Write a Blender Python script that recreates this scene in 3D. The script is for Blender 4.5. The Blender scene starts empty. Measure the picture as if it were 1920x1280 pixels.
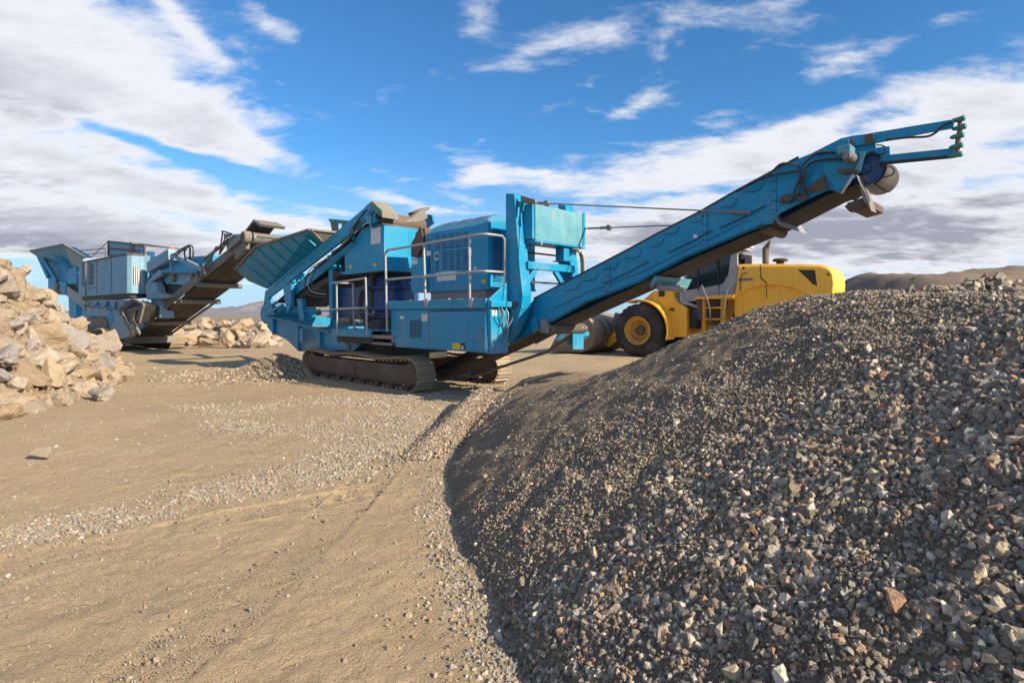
import bpy, bmesh, math, random
import numpy as np
from mathutils import Vector, Matrix, noise
random.seed(7); np.random.seed(7)
R = math.radians
sc = bpy.context.scene
COL = sc.collection

# ------------------------------------------------------------------ camera
EYE = 1.5; FPX = 1067.0; HORY = 592.0          # eye height (m), focal length and horizon row for a 1920x1280 frame
cd = bpy.data.cameras.new("camera"); cam = bpy.data.objects.new("camera", cd); COL.objects.link(cam)
cam.location = (0, 0, EYE); cam.rotation_euler = (R(90), 0, 0)
cd.sensor_width = 36; cd.lens = 36*FPX/1920; cd.shift_y = -(640-HORY)/1920
cd.clip_start = 0.05; cd.clip_end = 30000
sc.camera = cam

# ------------------------------------------------------------------ sun and sky
SUN_AZ = R(126); SUN_EL = R(27)               # azimuth clockwise from +Y
sd = bpy.data.lights.new("sun", 'SUN'); sun = bpy.data.objects.new("sun", sd); COL.objects.link(sun)
sd.energy = 5.0; sd.angle = R(0.6); sd.color = (1.0, 0.87, 0.66)
sv = Vector((math.sin(SUN_AZ)*math.cos(SUN_EL), math.cos(SUN_AZ)*math.cos(SUN_EL), math.sin(SUN_EL)))
sun.rotation_euler = sv.to_track_quat('Z', 'Y').to_euler()
sc.view_settings.view_transform = 'Standard'; sc.view_settings.look = 'None'
sc.view_settings.exposure = 0.64; sc.view_settings.gamma = 1
sc.cycles.max_bounces = 6; sc.cycles.diffuse_bounces = 3; sc.cycles.glossy_bounces = 3
sc.cycles.use_denoising = True

class NT:
    """small helper to write node trees"""
    def __init__(s, tree): s.t = tree; s.n = tree.nodes; s.l = tree.links
    def new(s, typ, **kw):
        n = s.n.new(typ)
        for k, v in kw.items(): setattr(n, k, v)
        return n
    def put(s, sock, v):
        if hasattr(v, 'is_output') or isinstance(v, bpy.types.NodeSocket): s.l.new(v, sock)
        elif v is not None: sock.default_value = v
    def m(s, op, a, b=None, c=None, clamp=False):
        n = s.new('ShaderNodeMath', operation=op, use_clamp=clamp)
        for i, v in enumerate((a, b, c)):
            if v is not None: s.put(n.inputs[i], v)
        return n.outputs[0]
    def ramp(s, x, lo, hi, o0=0.0, o1=1.0):
        n = s.new('ShaderNodeMapRange', interpolation_type='SMOOTHSTEP')
        for i, v in enumerate((x, lo, hi, o0, o1)): s.put(n.inputs[i], v)
        return n.outputs[0]
    def mix(s, f, a, b, blend='MIX'):
        n = s.new('ShaderNodeMix', data_type='RGBA', blend_type=blend)
        s.put(n.inputs[0], f)
        for i, v in ((6, a), (7, b)):
            if isinstance(v, (tuple, list)): v = (*v[:3], 1)
            s.put(n.inputs[i], v)
        return n.outputs[2]
    def noise(s, vec, scale, detail=4, rough=.55, out=0, dist=0.0):
        n = s.new('ShaderNodeTexNoise'); s.put(n.inputs['Vector'], vec)
        n.inputs['Scale'].default_value = scale; n.inputs['Detail'].default_value = detail
        n.inputs['Roughness'].default_value = rough; n.inputs['Distortion'].default_value = dist
        return n.outputs[out]
    def comb(s, x, y, z):
        n = s.new('ShaderNodeCombineXYZ')
        for i, v in enumerate((x, y, z)): s.put(n.inputs[i], v)
        return n.outputs[0]
    def mapping(s, vec, scale=(1, 1, 1), rot=(0, 0, 0), loc=(0, 0, 0)):
        n = s.new('ShaderNodeMapping'); s.put(n.inputs[0], vec)
        n.inputs[1].default_value = loc; n.inputs[2].default_value = rot; n.inputs[3].default_value = scale
        return n.outputs[0]

w = bpy.data.worlds.new("World"); sc.world = w; w.use_nodes = True
w.node_tree.nodes.clear(); N = NT(w.node_tree)
sky = N.new('ShaderNodeTexSky', sky_type='NISHITA', sun_disc=False)
sky.sun_elevation = SUN_EL; sky.sun_rotation = SUN_AZ
sky.air_density = 1.0; sky.dust_density = 0.3; sky.ozone_density = 2.5
geo = N.new('ShaderNodeTexCoord').outputs['Generated']
sep = N.new('ShaderNodeSeparateXYZ'); N.l.new(geo, sep.inputs[0])
dx, dy, dz = sep.outputs
az = N.m('ARCTAN2', dx, dy)
el = N.m('ARCSINE', N.m('MINIMUM', N.m('MAXIMUM', dz, -1.0), 1.0))
zz = N.m('ADD', N.m('MAXIMUM', dz, 0.0), 0.16)
pl = N.comb(N.m('DIVIDE', dx, zz), N.m('DIVIDE', dy, zz), 0.0)      # a flat cloud layer seen from below
plr = N.mapping(pl, rot=(0, 0, R(28)), scale=(0.55, 1.35, 1))
fb = N.noise(N.mapping(pl, rot=(0, 0, R(24)), scale=(.8, 1.25, 1)), 3.4, 12, .62, dist=.30)
fb2 = N.noise(N.mapping(pl, rot=(0, 0, R(10)), scale=(.9, 1.2, 1)), 9.0, 8, .66)
fbl = N.noise(pl, .8, 3, .5)
def aeb(px, py):
    a = math.atan((px-960)/FPX); return a, math.atan((HORY-py)/FPX*math.cos(a))
def blob(px, py, rx, ry, rot=0, amp=1.0):
    a0, e0 = aeb(px, py); rx /= FPX*1.15; ry /= FPX*1.15; c, s_ = math.cos(R(rot)), math.sin(R(rot))
    da = N.m('SUBTRACT', az, a0); de = N.m('SUBTRACT', el, e0)
    u = N.m('DIVIDE', N.m('ADD', N.m('MULTIPLY', da, c), N.m('MULTIPLY', de, s_)), rx)
    v = N.m('DIVIDE', N.m('SUBTRACT', N.m('MULTIPLY', de, c), N.m('MULTIPLY', da, s_)), ry)
    d = N.m('ADD', N.m('MULTIPLY', u, u), N.m('MULTIPLY', v, v))
    return N.m('MULTIPLY', N.m('EXPONENT', N.m('MULTIPLY', d, -1.0)), amp)
def total(lst):
    r = lst[0]
    for x in lst[1:]: r = N.m('ADD', r, x)
    return r
cover = total([
    blob(-20, 90, 300, 150, 0, 1.25), blob(150, 150, 260, 95, -22, 1.0), blob(310, 205, 130, 38, -26, .85), blob(440, 255, 110, 17, -12, .85),
    blob(60, 305, 210, 22, -7, .85), blob(280, 352, 230, 26, -9, .9), blob(60, 430, 260, 60, -3, 1.2), blob(240, 440, 200, 45, -8, .9),
    blob(400, 385, 120, 14, -12, .5), blob(600, 390, 120, 9, -7, .62), blob(560, 425, 160, 16, -4, .55), blob(780, 385, 110, 14, -10, .7), blob(660, 485, 420, 45, 0, .7),
    blob(890, 330, 60, 26, 12, .95), blob(1010, 325, 130, 30, 8, .9), blob(1200, 345, 220, 22, 4, .75), blob(1330, 280, 220, 30, 6, .8), blob(1190, 200, 95, 20, 24, .62),
    blob(1560, 225, 180, 28, 12, .62), blob(1860, 205, 230, 60, 10, 1.1), blob(1750, 440, 460, 95, 0, 1.35), blob(1350, 430, 300, 50, 0, 1.0), blob(1120, 445, 240, 45, 0, .7), blob(1520, 295, 300, 34, 4, .75), blob(1700, 330, 240, 22, 2, .6),
    blob(905, 35, 80, 46, 42, .46), blob(1110, 45, 150, 32, 8, .38), blob(1400, 20, 300, 34, 5, .48), blob(1330, 125, 230, 22, 12, .36), blob(1010, 95, 150, 16, 16, .33),
    blob(500, 35, 120, 24, -30, .52), blob(335, 35, 120, 20, -38, .6), blob(1620, 105, 190, 24, 12, .40), blob(300, 278, 190, 13, -13, -1.0), blob(450, 325, 120, 20, -17, -.8), blob(905, 262, 26, 8, 25, .5), blob(705, 320, 70, 10, -10, .42)])
elsewhere = N.ramp(dy, 0.25, -0.1)
cover = N.m('ADD', cover, N.m('MULTIPLY', elsewhere, N.m('MULTIPLY', fbl, .95)))
D = N.m('ADD', cover, N.m('ADD', N.m('MULTIPLY', N.m('SUBTRACT', fb, .5), 2.6), N.m('MULTIPLY', N.m('SUBTRACT', fb2, .5), .7)))
alpha = N.m('MULTIPLY', N.ramp(D, .20, 1.02), .95)
thick = N.ramp(D, .75, 1.7)
dark = total([blob(40, 450, 260, 55, 0, .95), blob(40, 190, 260, 60, -10, .45), blob(1700, 440, 460, 80, 0, 1.05), blob(1250, 440, 300, 50, 5, .6),
              blob(60, 345, 60, 12, 0, .8), blob(1500, 340, 330, 26, 4, .35), blob(330, 345, 200, 16, -6, .3), blob(150, 500, 200, 30, 0, .5)])
dark = N.m('ADD', dark, N.m('ADD', N.m('MULTIPLY', N.m('SUBTRACT', fb, .45), 1.6), N.m('MULTIPLY', N.m('SUBTRACT', fb2, .5), .7)))
shade = N.m('MULTIPLY', N.m('MULTIPLY', dark, thick), .9, clamp=True)
cloud_col = N.mix(shade, (7.9, 8.0, 8.4), (3.3, 3.35, 4.0))
skyc = N.mix(1.0, sky.outputs[0], (.55, 1.13, 1.52), 'MULTIPLY')
hz = N.ramp(el, .30, -.02)
skyc = N.mix(N.m('MULTIPLY', hz, .75), skyc, (4.6, 5.6, 7.6))
full = N.mix(alpha, skyc, cloud_col)
bg = N.new('ShaderNodeBackground'); N.l.new(full, bg.inputs[0]); bg.inputs[1].default_value = 0.074
wo = N.new('ShaderNodeOutputWorld'); N.l.new(bg.outputs[0], wo.inputs[0])

# ------------------------------------------------------------------ materials
def base_mat(name):
    m = bpy.data.materials.new(name); m.use_nodes = True
    n = NT(m.node_tree); b = n.n['Principled BSDF']
    return m, n, b
def bump(n, b, h, strength=.3, dist=.02):
    bn = n.new('ShaderNodeBump'); n.put(bn.inputs['Height'], h)
    bn.inputs['Strength'].default_value = strength; bn.inputs['Distance'].default_value = dist
    n.l.new(bn.outputs[0], b.inputs['Normal'])
def painted(name, col, dust=.35, rough=.42, rust=.25, fade=.15, dustcol=(.33, .26, .18), seed=0.0, metallic=0.0, blotch=.16, low=0.0):
    """worn machine paint: fading, streaks running down, dust on upward faces, rust chips"""
    m, n, b = base_mat(name)
    oc = n.new('ShaderNodeTexCoord').outputs['Object']
    oc = n.mapping(oc, loc=(seed, seed*1.7, 0))
    big = n.noise(oc, 1.6, 5, .6); fine = n.noise(oc, 14, 6, .65)
    streak = n.noise(n.mapping(oc, scale=(7, 7, .7)), 1.6, 5, .6)
    c = n.mix(n.m('MULTIPLY', n.ramp(big, .42, .72), fade), col, tuple(min(1, x*1.25+.10) for x in col))
    grime = tuple(x*.38 for x in dustcol)
    c = n.mix(n.m('MULTIPLY', n.ramp(streak, .50, .70), min(1, .30+.5*dust)), c, n.mix(.45, c, grime))
    scuff = n.noise(n.mapping(oc, rot=(.3, .9, .2), scale=(2.2, 2.2, 9)), 4.0, 8, .75)
    c = n.mix(n.m('MULTIPLY', n.ramp(scuff, .60, .66), .10+.55*dust), c, n.mix(.6, c, dustcol))
    mott = n.noise(oc, 5.0, 8, .72)
    c = n.mix(n.m('MULTIPLY', n.ramp(mott, .48, .62), blotch), c, n.mix(.8, c, (0, 0, 0)))
    nz = n.new('ShaderNodeSeparateXYZ'); n.l.new(n.new('ShaderNodeNewGeometry').outputs['Normal'], nz.inputs[0])
    up = n.ramp(nz.outputs[2], .25, .9)
    dst = n.m('MULTIPLY', up, n.m('ADD', n.m('MULTIPLY', fine, .8), .25), clamp=True)
    dst = n.m('MULTIPLY', dst, min(1, dust*1.8), clamp=True)
    c = n.mix(dst, c, dustcol)
    patch = n.m('MULTIPLY', n.ramp(n.m('MULTIPLY', big, fine), .30, .42), dust, clamp=True)
    c = n.mix(patch, c, dustcol)
    if low:      # mud and dust thrown up over the lower parts
        sz = n.new('ShaderNodeSeparateXYZ'); n.l.new(n.new('ShaderNodeTexCoord').outputs['Object'], sz.inputs[0])
        lo_ = n.m('MULTIPLY', n.ramp(sz.outputs[2], 1.5, .45), n.ramp(n.m('ADD', big, n.m('MULTIPLY', fine, .5)), .62, .95))
        c = n.mix(n.m('MULTIPLY', lo_, low, clamp=True), c, dustcol)
        caked = n.ramp(n.noise(oc, 3.1, 9, .72), .60, .68)
        c = n.mix(n.m('MULTIPLY', caked, low*.45), c, tuple(x*.75 for x in dustcol))
    chips = n.m('MULTIPLY', n.ramp(n.noise(oc, 26, 7, .75), .66, .70), rust*2.2, clamp=True)
    c = n.mix(chips, c, (.10, .045, .02))
    n.l.new(c, b.inputs['Base Color'])
    b.inputs['Metallic'].default_value = metallic; b.inputs['Specular IOR Level'].default_value = .38
    n.l.new(n.m('ADD', n.m('MULTIPLY', fine, .3), n.m('ADD', n.m('MULTIPLY', dst, .35), rough-.15), clamp=True), b.inputs['Roughness'])
    bump(n, b, n.m('ADD', n.m('MULTIPLY', big, .6), n.m('MULTIPLY', fine, .2)), .25, .012)
    return m
M = {}
M['blue'] = painted('blue_paint', (.0, .25, .45), .30, .40, .40, .12, low=.55)
M['blue2'] = painted('faded_blue_paint', (.20, .355, .45), .45, .6, .6, .3, low=.5, seed=3.1)
M['blue2b'] = painted('worn_bright_blue_paint', (.01, .27, .50), .4, .5, .45, .15, low=.4, seed=5.1)
M['navy'] = painted('navy_paint', (.006, .05, .17), .35, .35, .1, .1, seed=2.2)
M['pale'] = painted('pale_faded_blue_paint', (.10, .29, .36), .42, .42, .15, .5, seed=8.2)
M['yellow'] = painted('yellow_paint', (.90, .46, .04), .22, .38, .10, .12, (.36, .25, .13), seed=1.3, blotch=.05)
M['dullyellow'] = painted('dirty_yellow_paint', (.55, .29, .045), .5, .6, .5, .2, (.26, .18, .10), seed=6.3)
M['cabgrey'] = painted('grey_cab_paint', (.34, .33, .34), .35, .4, .05, .2, seed=4.4)
M['steel'] = painted('worn_steel', (.23, .22, .21), .5, .45, .3, .2, seed=6.0, metallic=.4)
M['galv'] = painted('galvanised_tube', (.36, .36, .36), .35, .42, .12, .2, seed=6.6, metallic=.3)
M['rusty'] = painted('brown_dirty_steel', (.115, .078, .058), .55, .7, .5, .3, (.20, .145, .10), seed=7.7)
M['dusty'] = painted('dust_covered_steel', (.20, .18, .155), .8, .8, .35, .3, (.28, .235, .18), seed=9.7)
M['shoe'] = painted('earth_caked_track', (.30, .235, .165), .8, .85, .25, .2, (.48, .38, .25), seed=9.1)
M['dark'] = painted('dark_greasy_steel', (.035, .032, .03), .22, .6, .2, .1, (.16, .125, .09), seed=2.9)
M['rubber'] = painted('black_rubber', (.032, .030, .028), .65, .75, 0, .2, (.19, .155, .12), seed=1.9)
M['belt'] = painted('conveyor_belt_rubber', (.055, .048, .043), .28, .85, 0, .4, (.17, .14, .11), seed=1.1)
M['hose'] = painted('hydraulic_hose', (.03, .03, .03), .3, .4, 0, .2, (.2, .16, .12), seed=.4)
M['bucket'] = painted('scuffed_bucket_steel', (.20, .15, .11), .6, .7, .5, .3, (.34, .27, .19), seed=3.9)
M['label'] = painted('white_label', (.62, .62, .62), .2, .5, .0, .1, seed=3.3)
M['ylabel'] = painted('yellow_label', (.62, .5, .04), .2, .5, .0, .1, seed=3.5)
M['orange'] = painted('orange_plastic', (.7, .16, .02), .3, .4, .0, .1, seed=3.7)
M['green'] = painted('pale_green_paint', (.05, .23, .20), .5, .5, .3, .2, seed=5.5)
def glass(name, col, rough=.06):
    m, n, b = base_mat(name); b.inputs['Base Color'].default_value = (*col, 1); b.inputs['Roughness'].default_value = rough
    b.inputs['IOR'].default_value = 1.5; b.inputs['Transmission Weight'].default_value = .35
    return m
M['glass'] = glass('tinted_cab_glass', (.03, .035, .04))
def rockmat(name, cols, dustcol, dusty=.5, scale=1.0):
    m, n, b = base_mat(name)
    oc = n.new('ShaderNodeTexCoord').outputs['Object']; oi = n.new('ShaderNodeObjectInfo')
    rnd = oi.outputs['Random']
    off = n.new('ShaderNodeVectorMath', operation='SCALE'); off.inputs[0].default_value = (37, 53, 71); n.l.new(rnd, off.inputs[3])
    add = n.new('ShaderNodeVectorMath', operation='ADD'); n.l.new(oc, add.inputs[0]); n.l.new(off.outputs[0], add.inputs[1])
    v = add.outputs[0]
    cr = n.new('ShaderNodeValToRGB'); n.l.new(rnd, cr.inputs[0]); cr.color_ramp.interpolation = 'LINEAR'
    el_ = cr.color_ramp.elements
    for i, cc in enumerate(cols):
        e = el_[i] if i < 2 else el_.new(i/(len(cols)-1))
        e.position = i/(len(cols)-1); e.color = (*cc, 1)
    big = n.noise(v, 2.2*scale, 5, .6); fine = n.noise(v, 12*scale, 8, .7)
    c = n.mix(n.ramp(big, .35, .7), cr.outputs[0], n.mix(.5, cr.outputs[0], dustcol))
    vein = n.noise(n.mapping(v, rot=(.5, .4, .9), scale=(1, 1, 5)), 2.0*scale, 7, .7, dist=.8)
    c = n.mix(n.m('MULTIPLY', n.ramp(vein, .58, .64), .6), c, (.16, .115, .085))
    c = n.mix(n.m('MULTIPLY', n.ramp(vein, .40, .34), .55), c, (.55, .50, .45))
    c = n.mix(n.m('MULTIPLY', n.ramp(fine, .45, .66), .5), c, n.mix(.6, c, (.12, .09, .07)))
    nz = n.new('ShaderNodeSeparateXYZ'); n.l.new(n.new('ShaderNodeNewGeometry').outputs['Normal'], nz.inputs[0])
    c = n.mix(n.m('MULTIPLY', n.ramp(nz.outputs[2], .1, .9), n.m('MULTIPLY', n.ramp(big, .3, .6), dusty)), c, dustcol)
    n.l.new(c, b.inputs['Base Color']); b.inputs['Roughness'].default_value = .88
    bump(n, b, n.m('ADD', n.m('MULTIPLY', vein, .8), fine), .8, .035/scale)
    return m
M['rock'] = rockmat('tan_blasted_rock', [(.40, .285, .18), (.47, .36, .245), (.34, .24, .155), (.52, .45, .365), (.45, .335, .235), (.37, .325, .28)], (.39, .285, .185), .4)
M['greyrock'] = rockmat('grey_veined_rock', [(.30, .29, .29), (.40, .36, .33), (.33, .31, .32)], (.36, .27, .19), .25)
def stonemat(name, cols, bright=1.0):
    m, n, b = base_mat(name)
    oi = n.new('ShaderNodeObjectInfo'); rnd = oi.outputs['Random']
    cr = n.new('ShaderNodeValToRGB'); n.l.new(rnd, cr.inputs[0]); cr.color_ramp.interpolation = 'CONSTANT'
    el_ = cr.color_ramp.elements
    for i, cc in enumerate(cols):
        e = el_[i] if i < 2 else el_.new(i/len(cols))
        e.position = i/len(cols); e.color = (*[x*bright for x in cc], 1)
    oc = n.new('ShaderNodeTexCoord').outputs['Object']
    f = n.noise(oc, 2.5, 5, .7)
    c = n.mix(n.ramp(f, .35, .7), cr.outputs[0], n.mix(.45, cr.outputs[0], (.05, .04, .035)))
    n.l.new(c, b.inputs['Base Color']); b.inputs['Roughness'].default_value = .6
    bump(n, b, f, .5, .2)
    return m
STC = [(.17, .145, .115), (.10, .095, .09), (.24, .22, .20), (.145, .125, .10), (.33, .31, .29), (.13, .115, .10), (.20, .15, .10), (.09, .10, .10),
       (.27, .20, .13), (.16, .175, .17), (.12, .10, .085), (.38, .36, .34), (.25, .13, .075), (.13, .165, .155), (.19, .17, .15), (.11, .10, .095), (.30, .25, .18), (.15, .12, .10)]
M['stone'] = stonemat('crushed_stone', [((r*.7+m_*.3)*2.3+.03, (g*.7+m_*.3)*1.98+.024, (b*.7+m_*.3)*1.6+.018) for r, g, b in STC for m_ in [(r+g+b)/3]])
M['pebble'] = stonemat('dusty_pebbles', [(.50, .40, .28), (.42, .36, .28), (.60, .53, .43), (.33, .28, .23), (.52, .37, .24), (.66, .60, .52), (.46, .36, .25), (.40, .38, .35)])
def soilmat(name, c1, c2, c3, ripples=False, fine=60):
    m, n, b = base_mat(name)
    oc = n.new('ShaderNodeTexCoord').outputs['Object']
    big = n.noise(oc, .35, 5, .6); mid = n.noise(oc, 2.4, 6, .65); fi = n.noise(oc, fine, 5, .7); md2 = n.noise(oc, 11, 5, .7)
    c = n.mix(n.ramp(big, .35, .68), c1, c2)
    c = n.mix(n.m('MULTIPLY', n.ramp(mid, .45, .75), .55), c, c3)
    c = n.mix(n.m('MULTIPLY', n.ramp(fi, .50, .72), .45), c, tuple(x*.55 for x in c1))
    c = n.mix(n.m('MULTIPLY', n.ramp(fi, .42, .30), .35), c, tuple(min(1, x*1.35) for x in c1))
    c = n.mix(n.m('MULTIPLY', n.ramp(md2, .56, .72), .35), c, tuple(x*.62 for x in c1))
    sp = n.noise(oc, fine*1.5, 2, .5)
    c = n.mix(n.m('MULTIPLY', n.ramp(sp, .62, .67), .7), c, tuple(x*.38 for x in c1))
    c = n.mix(n.m('MULTIPLY', n.ramp(sp, .33, .30), .5), c, tuple(min(1, x*1.6+.04) for x in c1))
    if ripples:     # drier scrub land beyond the yard
        vl = n.new('ShaderNodeVectorMath', operation='LENGTH'); n.l.new(oc, vl.inputs[0])
        c = n.mix(n.m('MULTIPLY', n.ramp(vl.outputs['Value'], 38, 110), .85), c, n.mix(n.ramp(n.noise(oc, .06, 5, .6), .4, .6), (.27, .20, .125), (.18, .155, .10)))
    n.l.new(c, b.inputs['Base Color']); b.inputs['Roughness'].default_value = .92
    gr = n.noise(oc, fine*2.6, 3, .6)
    h = n.m('ADD', n.m('MULTIPLY', md2, .55), n.m('ADD', n.m('MULTIPLY', fi, .75), n.m('MULTIPLY', gr, .3)))
    h = n.m('ADD', h, n.m('MULTIPLY', mid, .4))
    if ripples:
        pit = n.noise(oc, 5.5, 3, .5); h = n.m('SUBTRACT', h, n.m('MULTIPLY', n.ramp(pit, .62, .66), .35))
        lump = n.noise(oc, 26, 4, .6); h = n.m('ADD', h, n.m('MULTIPLY', n.ramp(lump, .60, .68), .30))
    bump(n, b, h, .85, .035)
    return m
M['soil'] = soilmat('sandy_soil', (.50, .36, .208), (.40, .29, .172), (.56, .415, .25), True)
M['pilesoil'] = soilmat('fine_gravel_dust', (.30, .215, .135), (.235, .17, .11), (.36, .26, .165), False, 90)
M['hill'] = soilmat('brown_hill_soil', (.215, .155, .11), (.16, .115, .083), (.26, .19, .135), False, 3)
M['mount'] = soilmat('haze_tinted_mountain_scrub', (.20, .20, .22), (.26, .235, .22), (.15, .165, .19), False, .02)  # scrub colour with the blue-grey of distance haze put into it

# ------------------------------------------------------------------ mesh helpers
def V(*a): return Vector(a)
class MB:
    def __init__(s): s.v = []; s.f = []
    def add(s, vs, fs):
        o = len(s.v); s.v += [tuple(x) for x in vs]; s.f += [tuple(i+o for i in f) for f in fs]; return s
    def box(s, a, b):
        x0, y0, z0 = [min(p, q) for p, q in zip(a, b)]; x1, y1, z1 = [max(p, q) for p, q in zip(a, b)]
        return s.add([(x0, y0, z0), (x1, y0, z0), (x1, y1, z0), (x0, y1, z0), (x0, y0, z1), (x1, y0, z1), (x1, y1, z1), (x0, y1, z1)],
                     [(3, 2, 1, 0), (4, 5, 6, 7), (0, 1, 5, 4), (1, 2, 6, 5), (2, 3, 7, 6), (3, 0, 4, 7)])
    def prism(s, pts, off):
        n = len(pts); off = Vector(off)
        return s.add(list(pts)+[Vector(p)+off for p in pts],
                     [tuple(range(n))[::-1], tuple(range(n, 2*n))]+[(i, (i+1) % n, (i+1) % n+n, i+n) for i in range(n)])
    def bar(s, p, q, w, h, up=(0, 0, 1)):
        p, q = Vector(p), Vector(q); d = (q-p).normalized(); u = Vector(up)
        if abs(d.dot(u)) > .98: u = Vector((0, 1, 0))
        a = d.cross(u).normalized()*w/2; c = a.cross(d).normalized()*h/2
        return s.add([p-a-c, p+a-c, p+a+c, p-a+c, q-a-c, q+a-c, q+a+c, q-a+c],
                     [(0, 1, 2, 3), (7, 6, 5, 4), (0, 4, 5, 1), (1, 5, 6, 2), (2, 6, 7, 3), (3, 7, 4, 0)])
    def tube(s, pts, r, n=8, cap=True, radii=None):
        pts = [Vector(p) for p in pts]; k = len(pts); o = len(s.v); prev = None
        for i, p in enumerate(pts):
            d = (pts[min(i+1, k-1)]-pts[max(i-1, 0)]).normalized()
            if prev is None:
                a = d.cross(Vector((0, 0, 1)) if abs(d.z) < .9 else Vector((1, 0, 0))).normalized()
            else: a = (prev-d*prev.dot(d)).normalized()
            prev = a; b = d.cross(a); rr = radii[i] if radii else r
            for j in range(n):
                t = 2*math.pi*j/n; s.v.append(tuple(p+a*math.cos(t)*rr+b*math.sin(t)*rr))
        for i in range(k-1):
            for j in range(n):
                s.f.append((o+i*n+j, o+i*n+(j+1) % n, o+(i+1)*n+(j+1) % n, o+(i+1)*n+j))
        if cap: s.f.append(tuple(o+j for j in range(n))[::-1]); s.f.append(tuple(o+(k-1)*n+j for j in range(n)))
        return s
    def ring(s, c, axis, prof, n=40, caps=True):
        """surface of revolution; prof is a list of (distance along axis, radius)"""
        c, ax = Vector(c), Vector(axis).normalized(); a = ax.cross(Vector((0, 0, 1)) if abs(ax.z) < .9 else Vector((1, 0, 0))).normalized(); b = ax.cross(a)
        o = len(s.v); k = len(prof)
        for (h, r) in prof:
            for j in range(n):
                t = 2*math.pi*j/n; s.v.append(tuple(c+ax*h+(a*math.cos(t)+b*math.sin(t))*r))
        for i in range(k-1):
            for j in range(n): s.f.append((o+i*n+j, o+i*n+(j+1) % n, o+(i+1)*n+(j+1) % n, o+(i+1)*n+j))
        if caps and prof[0][1] > 1e-4: s.f.append(tuple(o+j for j in range(n))[::-1])
        if caps and prof[-1][1] > 1e-4: s.f.append(tuple(o+(k-1)*n+j for j in range(n)))
        return s
    def build(s, name, mat, parent=None, bevel=0.0, smooth=False, label=None):
        me = bpy.data.meshes.new(name); me.from_pydata(s.v, [], s.f)
        bm = bmesh.new(); bm.from_mesh(me); bmesh.ops.recalc_face_normals(bm, faces=bm.faces); bm.to_mesh(me); bm.free()
        me.materials.append(M[mat] if isinstance(mat, str) else mat)
        ob = bpy.data.objects.new(name, me); COL.objects.link(ob)
        if parent is not None: ob.parent = parent
        if smooth:
            for p in me.polygons: p.use_smooth = True
            try: me.set_sharp_from_angle(angle=R(38))
            except Exception: pass
        if bevel:
            md = ob.modifiers.new('bevel', 'BEVEL'); md.width = bevel; md.segments = 2; md.limit_method = 'ANGLE'; md.angle_limit = R(35)
        if label: ob['label'] = label
        return ob
def separate(ob):
    """give every loose piece of a mesh an object of its own, same name and parent"""
    bm = bmesh.new(); bm.from_mesh(ob.data); seen = set(); groups_ = []
    for v in bm.verts:
        if v in seen: continue
        st_ = [v]; seen.add(v); g = []
        while st_:
            x_ = st_.pop(); g.append(x_.index)
            for e in x_.link_edges:
                o_ = e.other_vert(x_)
                if o_ not in seen: seen.add(o_); st_.append(o_)
        groups_.append(set(g))
    bm.free()
    if len(groups_) < 2: return
    src = ob.data; mods = ob
    for k, g in enumerate(groups_):
        idx = sorted(g); mp = {a: i for i, a in enumerate(idx)}
        me = bpy.data.meshes.new(src.name); me.from_pydata([src.vertices[i].co[:] for i in idx], [], [tuple(mp[i] for i in p.vertices) for p in src.polygons if p.vertices[0] in g])
        me.materials.append(src.materials[0])
        if src.polygons[0].use_smooth:
            for p in me.polygons: p.use_smooth = True
            me.set_sharp_from_angle(angle=R(38))
        if k == 0: ob.data = me
        else:
            c = ob.copy(); c.data = me; COL.objects.link(c)
def tag(o, label=None, cat=None, group=None, kind=None):
    if label: o['label'] = label
    if cat: o['category'] = cat
    if group: o['group'] = group
    if kind: o['kind'] = kind
    return o
def curve_pts(ctrl, n=10):
    """Catmull-Rom through the control points"""
    c = [Vector(p) for p in ctrl]; c = [c[0]*2-c[1]]+c+[c[-1]*2-c[-2]]; out = []
    for i in range(1, len(c)-2):
        for k in range(n):
            t = k/n; a, b, d, e = c[i-1:i+3]
            out.append(.5*((2*b)+(-a+d)*t+(2*a-5*b+4*d-e)*t*t+(-a+3*b-3*d+e)*t**3))
    out.append(c[-2]); return out
class Frame:
    """the machine's own axes: u along it, v across it (away from the viewer), z up; side/end give the point of a
    vertical machine plane that a traced outline point lies on"""
    def __init__(s, name, O, A, label, cat, z=0.0):
        A = Vector(A).normalized(); s.A = A; s.B = Vector((-A.y, A.x)); s.O = Vector(O); s.z = z
        s.root = bpy.data.objects.new(name, None); COL.objects.link(s.root); s.root.empty_display_size = .3
        s.root.location = (O[0], O[1], z); s.root.rotation_euler = (0, 0, math.atan2(A.y, A.x))
        tag(s.root, label, cat)
    def _r(s, px): return Vector(((px-960)/FPX, 1.0))
    def side(s, px, py, v):
        r = s._r(px); t = (s.O.dot(s.B)+v)/r.dot(s.B); return Vector(((t*r-s.O).dot(s.A), v, EYE+(HORY-py)/FPX*t-s.z))
    def end(s, px, py, u):
        r = s._r(px); t = (s.O.dot(s.A)+u)/r.dot(s.A); return Vector((u, (t*r-s.O).dot(s.B), EYE+(HORY-py)/FPX*t-s.z))
    def sides(s, pts, v): return [s.side(x, y, v) for x, y in pts]
    def plate(s, name, mat, pts, v, th, parent=None, bevel=.006, label=None):
        return MB().prism(s.sides(pts, v), (0, th, 0)).build(name, mat, parent or s.root, bevel, label=label)
    def eplate(s, name, mat, pts, u, th, parent=None, bevel=.006, label=None):
        return MB().prism([s.end(x, y, u) for x, y in pts], (th, 0, 0)).build(name, mat, parent or s.root, bevel, label=label)
    def box(s, name, mat, a, b, parent=None, bevel=.008, label=None):
        return MB().box(a, b).build(name, mat, parent or s.root, bevel, label=label)

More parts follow.
